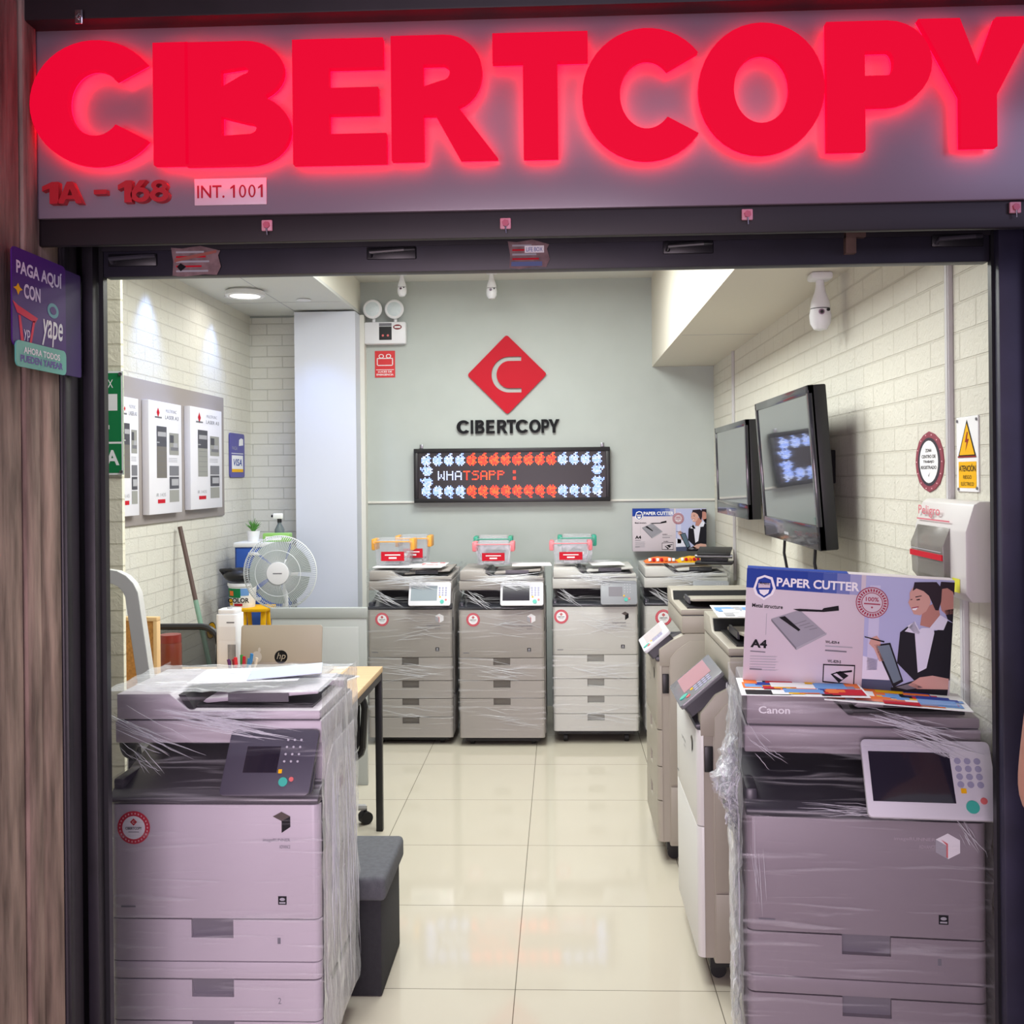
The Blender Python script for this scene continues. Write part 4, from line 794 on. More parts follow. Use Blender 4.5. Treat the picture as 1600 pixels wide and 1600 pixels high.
for s_, v in (('ZONA', .66), ('CENTRO DE', .56), ('TRABAJO', .47), ('REGISTRADO', .38)): k = .05*len(s_)*.55; g.text(s_, w*(.5-k), h*v, w*(.5+k), h*(v+.055), M_ink, 3, -.003, bold=.015)
g.poly([(w*.48, h*.28), (w*.50, h*.25), (w*.55, h*.33), (w*.50, h*.28)], M_gink, 3, -.003)
tag(g.obj('round_notice', loc=(XR, a.y, z0), rot=(0, 0, RZR), smooth=False), 'round white notice with maroon rim on the right wall beside the trunking', 'sticker')
# ------------------------------------------------------------ paper cutter boxes
M_bx = mat('carton lavender white', '#cdc3ca', .5, spec=.3); M_sky = mat('photo sky', '#b3b9dc', .5); M_skin = mat('printed skin', '#cfa294', .5); M_skin2 = mat('printed skin shade', '#b98477', .5); M_hair = mat('printed hair', '#2a2028', .5); M_suit = mat('printed suit', '#1b1a22', .5); M_shirt = mat('printed shirt', '#dfe0ee', .5); M_seal = mat('seal red', '#a23a52', .5); M_cut = mat('cutter grey', '#8f8f97', .5)
def cutter_box(w, h, d, loc, rz, roll, label):
    t = thing('paper_cutter_box', label, 'box', loc, group='paper cutter boxes', rot=(0, roll, rz))
    g = G(); g.box(0, w, 0, d, 0, h, M_bx, .002); g.rect(0, h-.0, w*.62, h, M_blue, 1); g.box(.001, w*.5, .001, d-.001, h-.0005, h+.0006, M_blue); g.obj('carton', t)
    g = G()
    def b(x, y):
        u = (x-108)/1192; top = 65+.0525*(x-108); bot = 690+.0915*(x-105); return (u*w, (1-(y-top)/(bot-top))*h)
    P = lambda pts, m, l=1: g.poly([b(*p) for p in pts], m, l)
    T = lambda s_, x0, y0, x1, y1, m, l=3, bold=.02: g.text(s_, b(x0, y0)[0], b(x0, y1)[1], b(x1, y0)[0], b(x0, y0)[1], m, l, bold=bold)
    P([(806, 104), (1300, 130), (1285, 800), (806, 753)], M_sky)
    P([(830, 160), (890, 160), (890, 640), (830, 640)], mat('photo pale', '#c9cbe4', .5), 2); P([(806, 560), (960, 600), (960, 720), (806, 700)], mat('photo white', '#dfe0ef', .5), 2); P([(806, 690), (980, 700), (980, 770), (806, 753)], mat('photo slate', '#4d5570', .5), 3)
    cols = ['#1f3f98', '#2f4a9d', '#4a60a8', '#7480b8', '#a2a6cb']; xs_ = [108, 470, 560, 640, 715, 780]
    for i, cc_ in enumerate(cols): P([(xs_[i], 66+.0525*(xs_[i]-108)), (xs_[i+1], 66+.0525*(xs_[i+1]-108)), (xs_[i+1], 174+.064*(xs_[i+1]-108)), (xs_[i], 174+.064*(xs_[i]-108))], mat('band blue %s' % cc_, cc_, .45), 2)
    T('PAPER CUTTER', 288, 118, 770, 168, M_wprint, 4, .03)
    sh = [(150, 180), (170, 120), (215, 105), (262, 118), (284, 180), (268, 215), (216, 245), (165, 215)]; P(sh, M_wprint, 4); P([(165, 178), (180, 130), (215, 117), (252, 130), (268, 180), (255, 208), (216, 232), (178, 208)], M_blue, 5); P([(180, 150), (250, 150), (250, 176), (180, 176)], M_bx, 6); P([(185, 186), (246, 186), (240, 206), (216, 220), (192, 206)], M_wprint, 6); T('Agent', 186, 140, 246, 162, M_ink, 7)
    T('Metal structure', 148, 262, 330, 284, M_ink)
    P([(265, 350), (430, 300), (592, 435), (420, 522)], M_cut, 2); P([(265, 350), (420, 512), (420, 526), (265, 362)], M_gink, 3); P([(420, 512), (592, 428), (592, 440), (420, 526)], M_lgink, 3)
    P([(310, 342), (345, 335), (440, 412), (428, 420)], M_ink, 3); P([(390, 296), (430, 294), (560, 300), (570, 290), (655, 276), (658, 304), (570, 312), (430, 308)], M_ink, 3)
    for k in range(4): P([(400+k*30, 380+k*10), (470+k*22, 358+k*14), (472+k*22, 361+k*14), (402+k*30, 383+k*10)], M_gink, 3)
    for x in (235,): P([(x, 320), (x+3, 320), (x+3, 440), (x, 440)], M_lgink, 2)
    T('A4', 148, 462, 246, 508, M_ink, 3, .04)
    rt = random.Random(4)
    P([(148, 527), (238, 534), (238, 540), (148, 533)], M_gink, 2)
    for k in range(6): P([(148, 556+k*15), (148+rt.uniform(150, 215), 562+k*15), (148+150, 566+k*15), (148, 560+k*15)], M_lgink, 2)
    P([(148, 625), (222, 630), (222, 637), (148, 632)], M_gink, 2)
    T('WL-829-4', 588, 472, 668, 488, M_ink); P([(588, 500), (745, 510), (745, 517), (588, 507)], M_lgink, 2); P([(588, 524), (712, 533), (712, 541), (588, 532)], M_gink, 2); T('WL-829-5', 604, 580, 682, 596, M_ink)
    P([(580, 605), (765, 612), (763, 728), (580, 708)], M_ink, 2); P([(586, 612), (759, 619), (757, 720), (586, 701)], M_bx, 3); P([(625, 662), (680, 645), (730, 672), (675, 712)], M_ink, 4); P([(655, 650), (748, 640), (748, 652), (660, 660)], M_ink, 4); P([(640, 664), (660, 658), (700, 690), (690, 694)], M_bx, 5)
    cx, cz = b(845, 258); rr = .078*w
    for k_, m_, l_ in ((1, M_seal, 4), (.94, M_bx, 5), (.66, M_seal, 6), (.61, M_bx, 7)): g.disc(cx, cz, rr*k_, rr*k_, m_, l_)
    g.text('100%', cx-rr*.4, cz+rr*.08, cx+rr*.4, cz+rr*.36, M_seal, 8, bold=.02); g.rect(cx-rr*.5, cz-rr*.12, cx+rr*.5, cz-rr*.04, M_seal, 8); g.disc(cx, cz-rr*.3, rr*.07, rr*.07, M_seal, 8, n=5)
    for k in range(30):
        a_ = k*2*math.pi/30; Mx = Matrix.Translation((cx+rr*.8*math.cos(a_), 0, cz+rr*.8*math.sin(a_))) @ Matrix.Rotation(-a_, 4, 'Y')
        g.rect(-rr*.09, -rr*.05, rr*.09, rr*.05, M_seal, 8, 0, Mx)
    # printed photograph of two office workers, woman in front with a laptop
    P([(1225, 136), (1301, 140), (1301, 215), (1290, 190), (1255, 175), (1218, 180)], M_hair, 3); P([(1212, 180), (1262, 172), (1296, 195), (1300, 320), (1262, 325), (1235, 300), (1225, 260), (1208, 235)], M_skin2, 3); P([(1250, 300), (1300, 290), (1300, 370), (1270, 350)], M_suit, 3)
    P([(1130, 290), (1212, 250), (1228, 330), (1180, 400), (1120, 385)], M_skin2, 4)
    P([(1010, 425), (1060, 385), (1130, 420), (1215, 415), (1262, 355), (1300, 372), (1296, 700), (1190, 690), (1100, 700), (1000, 600)], M_suit, 4)
    P([(1092, 430), (1130, 400), (1195, 400), (1200, 430), (1165, 630), (1118, 655)], M_shirt, 5); P([(1048, 390), (1090, 362), (1128, 432), (1100, 440)], M_shirt, 6); P([(1035, 420), (1085, 365), (1120, 425), (1118, 436)], M_shirt, 6); P([(1150, 430), (1228, 325), (1272, 352), (1250, 412), (1190, 410)], M_shirt, 6)
    P([(1054, 200), (1075, 165), (1130, 165), (1165, 200), (1172, 260), (1150, 305), (1118, 328), (1082, 322), (1060, 280), (1048, 255), (1056, 232)], M_skin, 5)
    P([(1078, 140), (1200, 138), (1232, 175), (1230, 250), (1218, 300), (1200, 298), (1180, 255), (1160, 215), (1130, 190), (1090, 175), (1070, 190)], M_hair, 6)
    P([(1085, 222), (1120, 215), (1122, 219), (1088, 227)], M_hair, 6); P([(1060, 238), (1070, 236), (1070, 240), (1060, 242)], M_hair, 6); P([(1092, 238), (1112, 234), (1112, 241), (1094, 243)], M_suit, 6); P([(1070, 288), (1105, 280), (1092, 300), (1075, 298)], M_wprint, 6); P([(1068, 285), (1108, 277), (1106, 283), (1070, 290)], M_seal, 7)
    P([(868, 498), (958, 485), (1040, 705), (985, 740)], M_suit, 5); P([(885, 505), (952, 496), (1028, 695), (985, 715)], mat('laptop glass', '#4f6878', .4), 6); P([(970, 742), (1100, 700), (1290, 740), (1284, 800), (980, 770)], M_suit, 6); P([(1000, 738), (1090, 712), (1150, 740), (1060, 752)], M_gink, 7)
    P([(1066, 725), (1130, 682), (1200, 672), (1290, 690), (1288, 752), (1120, 748)], M_skin, 7); P([(838, 490), (848, 458), (880, 445), (900, 470), (905, 510), (925, 590), (900, 590), (868, 520)], M_skin, 5); P([(810, 448), (925, 476), (922, 484), (812, 454)], M_ink, 7)
    g.obj('print', t, smooth=False); return t
D = 2.66; pL = W(1160, 1062, D); pR = W(1484, 1090, D-.10)
wbx = (Vector((pR.x, pR.y, 0))-Vector((pL.x, pL.y, 0))).length
cutter_box(wbx, 174/1600*D, .065, (pL.x, pL.y, pL.z), math.atan2(pR.y-pL.y, pR.x-pL.x), math.atan2(pL.z-pR.z, wbx), 'large looking paper cutter box standing on the front right copier')
p = W(989, 866, 6.98); q = W(1105, 866, 6.98)
cutter_box(q.x-p.x, .29, .065, (p.x, 7.0, 1.075), 0, 0, 'small looking paper cutter box against the back wall in the right corner')
# colour print samples on the right machine
def sheet(name, w, d, mats, label, loc, rz=0, tilt=(0, 0), cat='paper', th=.0012, seed=0, grp=None, curl=0):
    rs_ = random.Random(seed); g = G(); g.box(0, w, 0, d, 0, th, M_wprint)
    M = Matrix.Rotation(R(-90), 4, 'X')
    if len(mats) > 1:
        n = 44
        for k in range(n):
            x, z = rs_.uniform(.02, .75)*w, rs_.uniform(.02, .7)*d; ww, hh = rs_.uniform(.08, .3)*w, rs_.uniform(.12, .34)*d
            g.rect(x, z, min(x+ww, w*.98), min(z+hh, d*.98), rs_.choice(mats), 1, 0, Matrix.Translation((0, 0, th+.0002+k*.00002)) @ Matrix(((1, 0, 0, 0), (0, 0, 1, 0), (0, -1, 0, 0), (0, 0, 0, 1))))
    o = g.obj(name, smooth=False); o.location = loc; o.rotation_euler = (R(tilt[0]), R(tilt[1]), rz); return tag(o, label, cat, grp)
cm = [mat('print orange', '#e8763a', .4), M_blue, M_yel, M_red, M_ink, mat('print violet grey', '#8d86a4', .4), M_wprint, mat('print sky', '#6f9bd6', .4), mat('print orange', '#e8763a')]
zA_ = 1.063
sheet('print_sample', .30, .21, cm, 'colourful print sample under the left end of the large paper cutter box', (.43, 2.485, zA_+.002), R(-6), (0, 0), seed=4, grp='print samples under the big box')
sheet('print_sample', .33, .20, cm[:1]+cm[:1]+cm, 'orange print sample under the right end of the large paper cutter box', (.62, 2.455, zA_-.003), R(-11), (0, 2.6), seed=9, grp='print samples under the big box')
# sheets on the left machine
sheet('paper_sheet', .30, .21, [M_wprint], 'white sheet of paper on top of the front left copier', (-1.02, 2.74, 1.043), R(4), (0, -1), cat='paper', seed=1, grp='loose sheets on the front left copier')
g = G(); g.box(0, .20, 0, .16, 0, .002, mat('pale blue folder', '#c3cde0', .35)); o = g.obj('paper_folder', loc=(-.86, 2.76, 1.049)); o.rotation_euler = (0, R(-3), R(12)); tag(o, 'pale blue paper folder on the white sheet of the front left copier', 'folder')

# ------------------------------------------------------------ things on the back machines
M_clear = film_mat('clear box plastic', .10, .16, (8, 8, 8), edge=.35)
def tub(px0, px1, pyb, pyt, D, lid, label, lab=True, dx=0):
    a, b = W(px0, pyb, D), W(px1, pyt, D); w, h = b.x-a.x, b.z-a.z; d = .17
    t = thing('storage_tub', label, 'storage box', (a.x, D, 1.060), group='lidded tubs on the back copiers')
    g = G(); ti = .02
    g.prism([(ti, 0), (w-ti, 0), (w-.006, h*.80), (.006, h*.80)], 'y', .012, .016, M_clear); g.prism([(ti, 0), (w-ti, 0), (w-.006, h*.80), (.006, h*.80)], 'y', d-.016, d-.012, M_clear)
    g.box(ti, w-ti, .012, d-.012, 0, .003, M_clear); g.prism([(ti, 0), (.006, h*.8), (.009, h*.8), (ti+.003, 0)], 'y', .012, d-.012, M_clear); g.prism([(w-ti, 0), (w-.006, h*.8), (w-.009, h*.8), (w-ti-.003, 0)], 'y', .012, d-.012, M_clear); g.obj('tub', t)
    g = G(); g.box(0, w, 0, d, h*.80, h*.90, M_clear, .006); g.box(.02, w-.02, .02, d-.02, h*.88, h, M_clear, .008); ld = g.obj('lid', t)
    for x0, x1 in ((-.014, .016), (w-.016, w+.014)): g = G(); g.box(x0, x1, .02, d-.02, h*.55, h*.97, lid, .008); g.obj('clip', t)
    g = G(); g.box(.01, w-.01, -.003, .003, h*.85, h*.89, lid, .001); g.obj('lid_rim', t)
    if lab: g = G(); g.rect(w*.2, h*.16, w*.8, h*.50, M_red, 1, .0115); g.rect(w*.3, h*.36, w*.7, h*.40, M_wprint, 2, .0115); g.rect(w*.4, h*.24, w*.6, h*.30, M_wprint, 2, .0115); g.obj('red_label', t, smooth=False)
    g = G(); rb = random.Random(int(px0)); 
    for k in range(5): g.box(w*.2+rb.uniform(0, .05), w*.75+rb.uniform(-.03, .03), .03, d-.03, .006+k*.012, .016+k*.012, rb.choice([M_wprint, M_lgink, M_wprint, mat('pale blue folder', '#c3cde0')])); g.obj('paper_stack', t) if 0 else None
    g.obj('contents', t)
    return t
LO_, LP, LG = mat('lid orange', '#eaa53c', .4), mat('lid pink', '#ee7f88', .4), mat('lid green', '#2f9a80', .4)
zt1 = 1.064
tub(583, 643, 889, 846, 6.20, LO_, 'clear tub with orange clips at the front left of the leftmost back copier')
tub(620, 670, 884, 841, 6.42, LO_, 'clear tub with orange clips behind the front orange-clipped tub', True)
tub(741, 800, 883, 846, 6.20, LP, 'clear tub with pink clips on the second back copier')
tub(743, 797, 880, 839, 6.42, LG, 'clear tub with green clips behind the pink one on the second back copier', False)
tub(862, 922, 883, 846, 6.24, LP, 'clear tub with pink clips on the third back copier')
tub(875, 929, 880, 839, 6.46, LG, 'clear tub with green clips behind the pink one on the third back copier', False)
mm = [M_wprint, M_lgink]
for i, (px, py, D, w, lab) in enumerate(((582, 886, 6.13, .42, 'white sheet of paper under the orange-clipped tubs'), (655, 884, 6.2, .16, 'white sheet with pink print beside the orange-clipped tubs'), (800, 884, 6.18, .24, 'pale sheet of paper right of the pink-clipped tub on the second back copier'), (925, 880, 6.2, .2, 'white sheet of paper right of the pink-clipped tub on the third back copier'))):
    p = W(px, py, D); sheet('paper_sheet', w, .2, [M_wprint] if i != 1 else [M_wprint, LP, M_wprint, M_wprint], lab, (p.x, D, 1.0525+.003*(i in (1,))), R(3*(i-1)), seed=i, th=.004, grp='papers on the back copiers')
# corner machine: bright packs and a black hole punch
g = G(); rb = random.Random(8)
p = W(1008, 885, 6.3)
for i, (lab, m1, x, z) in enumerate((('orange plastic pack in front of the small paper cutter box', mat('print orange', '#e8763a'), .0, 1.06), ('yellow plastic pack beside the orange pack on the corner copier', M_yel, .20, 1.062))):
    g = G(); b = bmesh.new(); bmesh.ops.create_grid(b, x_segments=10, y_segments=8, size=.5)
    geo = bmesh.ops.extrude_face_region(b, geom=b.faces[:]); 
    for v in [v for v in geo['geom'] if isinstance(v, bmesh.types.BMVert)]: v.co.z += .5*(1-abs(v.co.x*2)**3)*(1-abs(v.co.y*2)**3)+rb.uniform(-.06, .06)+.1
    for v in b.verts: v.co = Vector((v.co.x*.2+.1, v.co.y*.15+.075, v.co.z*.055))
    bmesh.ops.recalc_face_normals(b, faces=b.faces[:]); g.add(b, m1)
    for k in range(7): g.box(.02+k*.024, .036+k*.024, -.002, .02, .012, .03, rb.choice([M_wprint, M_red, mat('print orange', '#e8763a'), M_wprint]), .002)
    tag(g.obj('sweet_pack', loc=(p.x+x, 6.28+.02*i, 1.056)), lab, 'pack', 'bright packs on the corner copier')
p = W(1070, 880, 6.25); t = thing('hole_punch', 'black hole punch on the corner copier beside the bright packs', 'hole punch', (p.x+.05, 6.17, 1.056), R(-15))
g = G(); g.box(0, .22, 0, .12, 0, .018, M_black, .005); g.box(.03, .19, .03, .09, .018, .05, M_dark, .006); g.obj('base', t); g = G(); g.prism([(.0, .055), (.0, .07), (.14, .10), (.15, .09)], 'x', .01, .21, M_black, .006); g.obj('lever', t); g = G(); g.cyl((.0, .02, .05), (.22, .02, .05), .012, M_rack); g.obj('hinge_pin', t)
# sheets on the side machines
p = W(1105, 975, 3.6); sheet('paper_sheet', .21, .30, [mat('print sky', '#6f9bd6'), M_wprint, M_wprint, M_lgink], 'pale blue printed sheet on top of the white copier facing left', (.50, 3.30, 1.139), R(-3), seed=12, cat='paper')

# ------------------------------------------------------------ desk and what stands on it
M_ply = mat('light oak desk', '#cfae86', .45, noise=.12, nscale=14, stretch=(1, 8, 1))
a = W(598, 1041, 4.63); xr_, zd = a.x, a.z
t = thing('desk', 'light wood desk with thin black steel legs behind the front left copier', 'desk', (-1.38, 4.2, 0))
g = G(); g.box(-.62, xr_+1.38, -.50, .43, zd-.025, zd, M_ply, .002); g.obj('desk_top', t)
for x in (-.60, xr_+1.38-.03):
    for y in (-.47, .39): g = G(); g.box(x, x+.03, y, y+.03, 0, zd-.025, M_black, .002); g.obj('leg', t)
    g = G(); g.box(x, x+.03, -.44, .39, zd-.055, zd-.025, M_black, .002); g.obj('side_rail', t)
g = G(); g.box(-.6, xr_+1.38-.03, .395, .415, zd-.055, zd-.025, M_black, .002); g.obj('rear_rail', t)
# laptop seen from behind
a, b = W(375, 1041, 4.32), W(505, 975, 4.36); w, h = b.x-a.x, b.z-zd
t = thing('laptop', 'silver laptop seen from behind on the desk', 'laptop', ((a.x+b.x)/2, 4.32, zd)); M_alu = mat('warm aluminium', '#a99f92', .4, .25)
g = G(); M = Matrix.Rotation(R(-8), 4, 'X')
g.prism([(x, z) for x, z in rrect(-w/2, .008, w/2, h, .012)], 'y', -.007, 0, M_alu, .001, M); li = g.obj('lid', t)
g = G(); g.disc(.0, h*.42, .028, .028, M_ink, 1, -.007, M=M); g.text('hp', -.018, h*.42-.018, .020, h*.42+.018, M_alu, 2, -.007, bold=.0, M=M, shear=.25); g.obj('emblem', li, smooth=False)
g = G(); g.disc(-.105, h*.42, .022, .024, mat('frosted sticker', '#bdb6b0', .5), 1, -.007, M=M); g.disc(-.094, h*.42+.03, .006, .01, mat('frosted sticker', '#bdb6b0'), 1, -.007, M=M); g.obj('fruit_sticker', li, smooth=False)
g = G(); g.box(-w/2, w/2, .0, .24, 0, .016, M_alu, .004); g.box(-w/2+.03, w/2-.03, .03, .13, .0155, .0165, M_dark); g.obj('keyboard_base', t)
g = G(); g.box(-w/2+.02, w/2-.02, .0006, .0016, .022, h-.006, M_glassk, 0, M=M); g.obj('screen', li)
g = G(); g.box(0, .10, 0, .14, 0, .006, M_wprint); g.box(.005, .09, .01, .12, .006, .012, M_gink); tag(g.obj('notebook', loc=(b.x+.01, 4.28, zd), rot=(0, 0, R(-20))), 'small notebook on the desk at the right end of the laptop', 'notebook')
# tower fan
a, b = W(337, 1037, 4.40), W(371, 953, 4.40); w = b.x-a.x; h = b.z-zd
t = thing('tower_fan', 'small white tower fan standing on the desk left of the laptop', 'fan', ((a.x+b.x)/2, 4.45, zd))
g = G(); g.prism([(x, y) for x, y in rrect(-w/2, -w/2, w/2, w/2, .018)], 'z', 0, h*.93, M_appl, .004); g.prism([(x, y) for x, y in rrect(-w/2+.006, -w/2+.006, w/2-.006, w/2-.006, .018)], 'z', h*.93, h, M_appl, .006); g.obj('housing', t)
g = G()
for k in range(6): g.box(w*.05+k*.006, w*.05+k*.006+.003, -w/2-.001, -w/2+.001, h*.18, h*.48, M_dark)
g.box(-w/2-.001, -w/2+.001, -.03, .03, h*.05, h*.45, M_dark); g.obj('air_grille', t); g = G(); g.rect(w*.0, h*.80, w*.35, h*.82, M_gink, 1, -w/2); g.box(-w*.35, w*.4, -w/2-.0006, -w/2, h*.55, h*.75, M_appl); g.obj('control_strip', t); g = G(); g.cyl((-.0, 0, h), (-.0, 0, h+.006), .012, M_lgink); g.obj('power_button', t)
# pens in cup
p = W(378, 1030, 4.22); t = thing('pen_cup', 'white pen cup on the desk in front of the laptop', 'pen cup', (p.x, 4.22, zd))
g = G(); g.lathe([(0, .0), (.042, .0), (.045, .065), (.042, .065), (.039, .004), (0, .004)], (0, 0, 0), M_dark, 28); g.obj('cup', t)
pc = [('purple', '#5a2a6a'), ('dark red', '#9a1e2e'), ('bright red', '#d8283a'), ('green', '#3f9a4a'), ('crimson', '#b81f33'), ('sky blue', '#3aa0d8'), ('blue', '#2f7fc4'), ('cream', '#d8d0c4')]
for i, (nm, hx) in enumerate(pc):
    t = thing('pen', '%s pen standing in the cup on the desk' % nm, 'pen', (p.x-.034+i*.0097, 4.22+(.010 if i % 2 else -.010), zd+.005), group='pens in the cup', rot=(R(random.uniform(-6, 6)), R((i-3.5)*3.5), 0))
    L_ = random.uniform(.10, .135); g = G(); g.cyl((0, 0, 0), (0, 0, L_*.65), .0045, M_wprint if i % 3 == 0 else mat('pen '+nm, hx, .3), seg=10); g.obj('barrel', t); g = G(); g.cyl((0, 0, L_*.62), (0, 0, L_), .0058, mat('pen '+nm, hx, .3), seg=10); g.box(.004, .008, -.002, .002, L_*.7, L_*.98, mat('pen '+nm, hx)); g.obj('cap', t)
# cork board and reddish jar
a = W(253, 962, 3.98); t = thing('cork_board', 'cork board with pale wood frame leaning at the left end of the desk', 'cork board', (a.x-.36, 3.97, zd), R(-6))
hb = a.z-zd; g = G(); g.box(.014, .346, .004, .016, .014, hb-.014, mat('cork', '#a9793f', .9, noise=.25, nscale=120)); g.obj('cork_panel', t)
g = G(); fm = mat('pale pine', '#d3b384', .5)
for q in ((0, .36, 0, .016), (0, .36, hb-.016, hb), (0, .016, .016, hb-.016), (.344, .36, .016, hb-.016)): g.box(q[0], q[1], 0, .03, q[2], q[3], fm, .002)
g.obj('frame', t)
a, b = W(250, 1036, 4.45), W(283, 991, 4.45); g = G(); w = (b.x-a.x)/2; mr = mat('red brown plastic', '#6f3224', .3)
t = thing('plastic_jar', 'reddish brown plastic jar on the desk in front of the black mesh chair', 'jar', ((a.x+b.x)/2, 4.45, zd)); hj = b.z-zd
g.lathe([(0, 0), (w*.92, 0), (w, .01), (w, hj*.75), (w*.9, hj*.82)], (0, 0, 0), mr, 28); g.obj('body', t); g = G(); g.lathe([(w*.95, hj*.80), (w*.98, hj*.82), (w*.95, hj), (0, hj)], (0, 0, 0), mat('dark red lid', '#7c2a26', .35), 28); g.obj('lid', t)
# ------------------------------------------------------------ office chairs
M_mesh = mat('chair mesh', '#3a3d3f', .8, alpha=.55); M_seat = mat('black chair fabric', '#1d1d20', .9)
def chair(loc, rz, bz0, bz1, label, hw=.22, mm_=None):
    t = thing('office_chair', label, 'chair', loc, rz, 'office chairs at the desk')
    g = G(); g.box(-.22, .22, -.22, .22, .44, .50, M_seat, .025, 3); g.obj('seat', t)
    g = G(); P = [(-hw, .24, bz0+.05), (-hw-.01, .25, bz1-.08)]+[(x, .255, z) for x, z in arc(-hw+.07, bz1-.08, .08, .08, 180, 90, 4)]+[(x, .255, z) for x, z in arc(hw-.07, bz1-.08, .08, .08, 90, 0, 4)]+[(hw+.01, .25, bz1-.08), (hw, .24, bz0+.05)]+[(x, .235, z) for x, z in arc(hw-.06, bz0+.05, .06, .05, 0, -90, 3)]+[(x, .235, z) for x, z in arc(-hw+.06, bz0+.05, .06, .05, -90, -180, 3)]
    g.tube(P, .015, M_black, 8, closed=True); bk = g.obj('backrest', t)
    g = G(); g.prism([(x, z) for x, z in rrect(-hw+.01, bz0+.02, hw-.01, bz1-.012, .06)], 'y', .243, .247, mm_ or M_mesh); g.obj('mesh_panel', bk)
    g = G(); g.tube([(0, .0, .43), (0, .2, .42), (0, .27, .5), (0, .265, .64)], .018, M_black); g.obj('back_support', t)
    g = G(); g.cyl((0, 0, .10), (0, 0, .44), .025, M_chrome); g.obj('gas_lift', t)
    for k in range(5):
        a_ = R(72*k-8); d_ = Vector((math.cos(a_), math.sin(a_), 0)); g = G(); g.tube([d_*.02+Vector((0, 0, .115)), d_*.15+Vector((0, 0, .10)), d_*.29+Vector((0, 0, .075))], [.026, .02, .014], M_alug); o = g.obj('base_spoke', t)
        g = G(); n_ = Vector((-d_.y, d_.x, 0)); g.cyl(d_*.29+n_*.022+Vector((0, 0, .029)), d_*.29-n_*.022+Vector((0, 0, .029)), .0285, M_rub, seg=16); g.cyl(d_*.29+Vector((0, 0, .03)), d_*.29+Vector((0, 0, .08)), .008, M_rub); g.obj('caster', o)
    return t
M_alug = mat('chair base grey', '#b9babc', .35, .3)
p = W(312, 1000, 4.98); chair((-1.82, 5.0, 0), R(180), .56, W(290, 979, 4.75).z, 'black mesh office chair behind the desk by the left wall', .20)
chair((-1.19, 4.56, 0), R(180), .52, .73, 'low black office chair tucked under the desk beside the film-wrapped copier', .21) if 0 else None
q1 = W(572, 1290, 4.50)
chair((q1.x-.27, 4.52, 0), R(190), .40, .70, 'black office chair tucked under the right end of the desk', .255, M_seat)
# grey translucent partition behind the laptop
a, b = W(424, 950, 5.28), W(572, 950, 5.28)
t = thing('partition_screen', 'grey frosted partition screen standing behind the laptop', 'partition', (a.x, 5.28, 0)); w, h = b.x-a.x, a.z
g = G(); g.box(0, w, 0, .02, .0, h-.05, mat('frosted grey sheet', '#b5b9b8', .35), .003); g.box(w*.42, w*.92, -.006, 0, .2, h-.10, mat('frosted grey sheet pale', '#c0c3c3', .3), .02); g.obj('sheet', t); g = G(); g.box(-.005, w+.005, -.006, .026, h-.055, h, mat('frosted grey rail', '#a7acab', .4), .004); g.obj('top_rail', t)
# pedestal fan
c = W(437, 895, 5.6); t = thing('pedestal_fan', 'white pedestal fan with round wire guard behind the partition screen', 'fan', (c.x, 5.6, 0)); rf = 58/1600*5.6
g = G(); g.lathe([(0, 0), (.17, 0), (.17, .02), (.05, .045), (0, .05)], (0, .06, 0), M_appl, 32); g.cyl((0, .06, .04), (0, .12, c.z-.06), .016, M_appl); g.obj('stand', t)
g = G(); g.lathe([(0, .0), (.05, .005), (.065, .05), (.06, .14), (.03, .18), (0, .185)], (0, .05, c.z), M_appl, 24, 'y'); g.obj('motor', t)
g = G()
for k in range(5):
    pts = []
    for i in range(8):
        a_ = R(72*k+i*9.2); rr = rf*(.22+.62*math.sin(math.pi*(i+1)/9)) if 0 else rf*.84
        pts.append((math.cos(a_)*rf*.84, 0.02-.004*i, math.sin(a_)*rf*.84))
    inner = [(math.cos(R(72*k+i*8))*rf*.24, .025-.004*i, math.sin(R(72*k+i*8))*rf*.24) for i in range(8)]
    b = bmesh.new(); A = [b.verts.new(Vector(p_)+Vector((0, 0, c.z))) for p_ in pts]; B = [b.verts.new(Vector(p_)+Vector((0, 0, c.z))) for p_ in inner]
    for i in range(7): b.faces.new((A[i], A[i+1], B[i+1], B[i]))
    ret = bmesh.ops.extrude_face_region(b, geom=b.faces[:]); bmesh.ops.translate(b, verts=[v for v in ret['geom'] if isinstance(v, bmesh.types.BMVert)], vec=(0, .003, 0)); bmesh.ops.recalc_face_normals(b, faces=b.faces[:])
    g2 = G(); g2.add(b, mat('fan blade pale', '#a9b5b3', .3, alpha=.9)); g2.obj('blade', t)
g = G(); Mg = mat('fan guard white', '#d4d9dc', .4)
for k in range(110):
    a_ = k*2*math.pi/110; u, v = math.cos(a_), math.sin(a_); g.tube([(u*rf*.30, -.035, c.z+v*rf*.30), (u*rf*.62, -.04, c.z+v*rf*.62), (u*rf*.92, -.02, c.z+v*rf*.92), (u*rf, .01, c.z+v*rf), (u*rf*.95, .05, c.z+v*rf*.95)], .0014, Mg, 4)
for rr, y in ((1, .01), (.62, -.04), (.96, .05)): g.tube([(math.cos(i*2*math.pi/48)*rf*rr, y, c.z+math.sin(i*2*math.pi/48)*rf*rr) for i in range(48)], .0035 if rr == 1 else .002, Mg, 6, closed=True)
g.obj('wire_guard', t)
g = G(); g.lathe([(rf*.31, -.034), (rf*.30, -.043), (rf*.2, -.046), (0, -.047)], (0, 0, c.z), M_appl, 36, 'y'); g.rect(-.025, c.z-.003, .025, c.z+.003, M_gink, 1, -.047); g.obj('centre_cap', t)
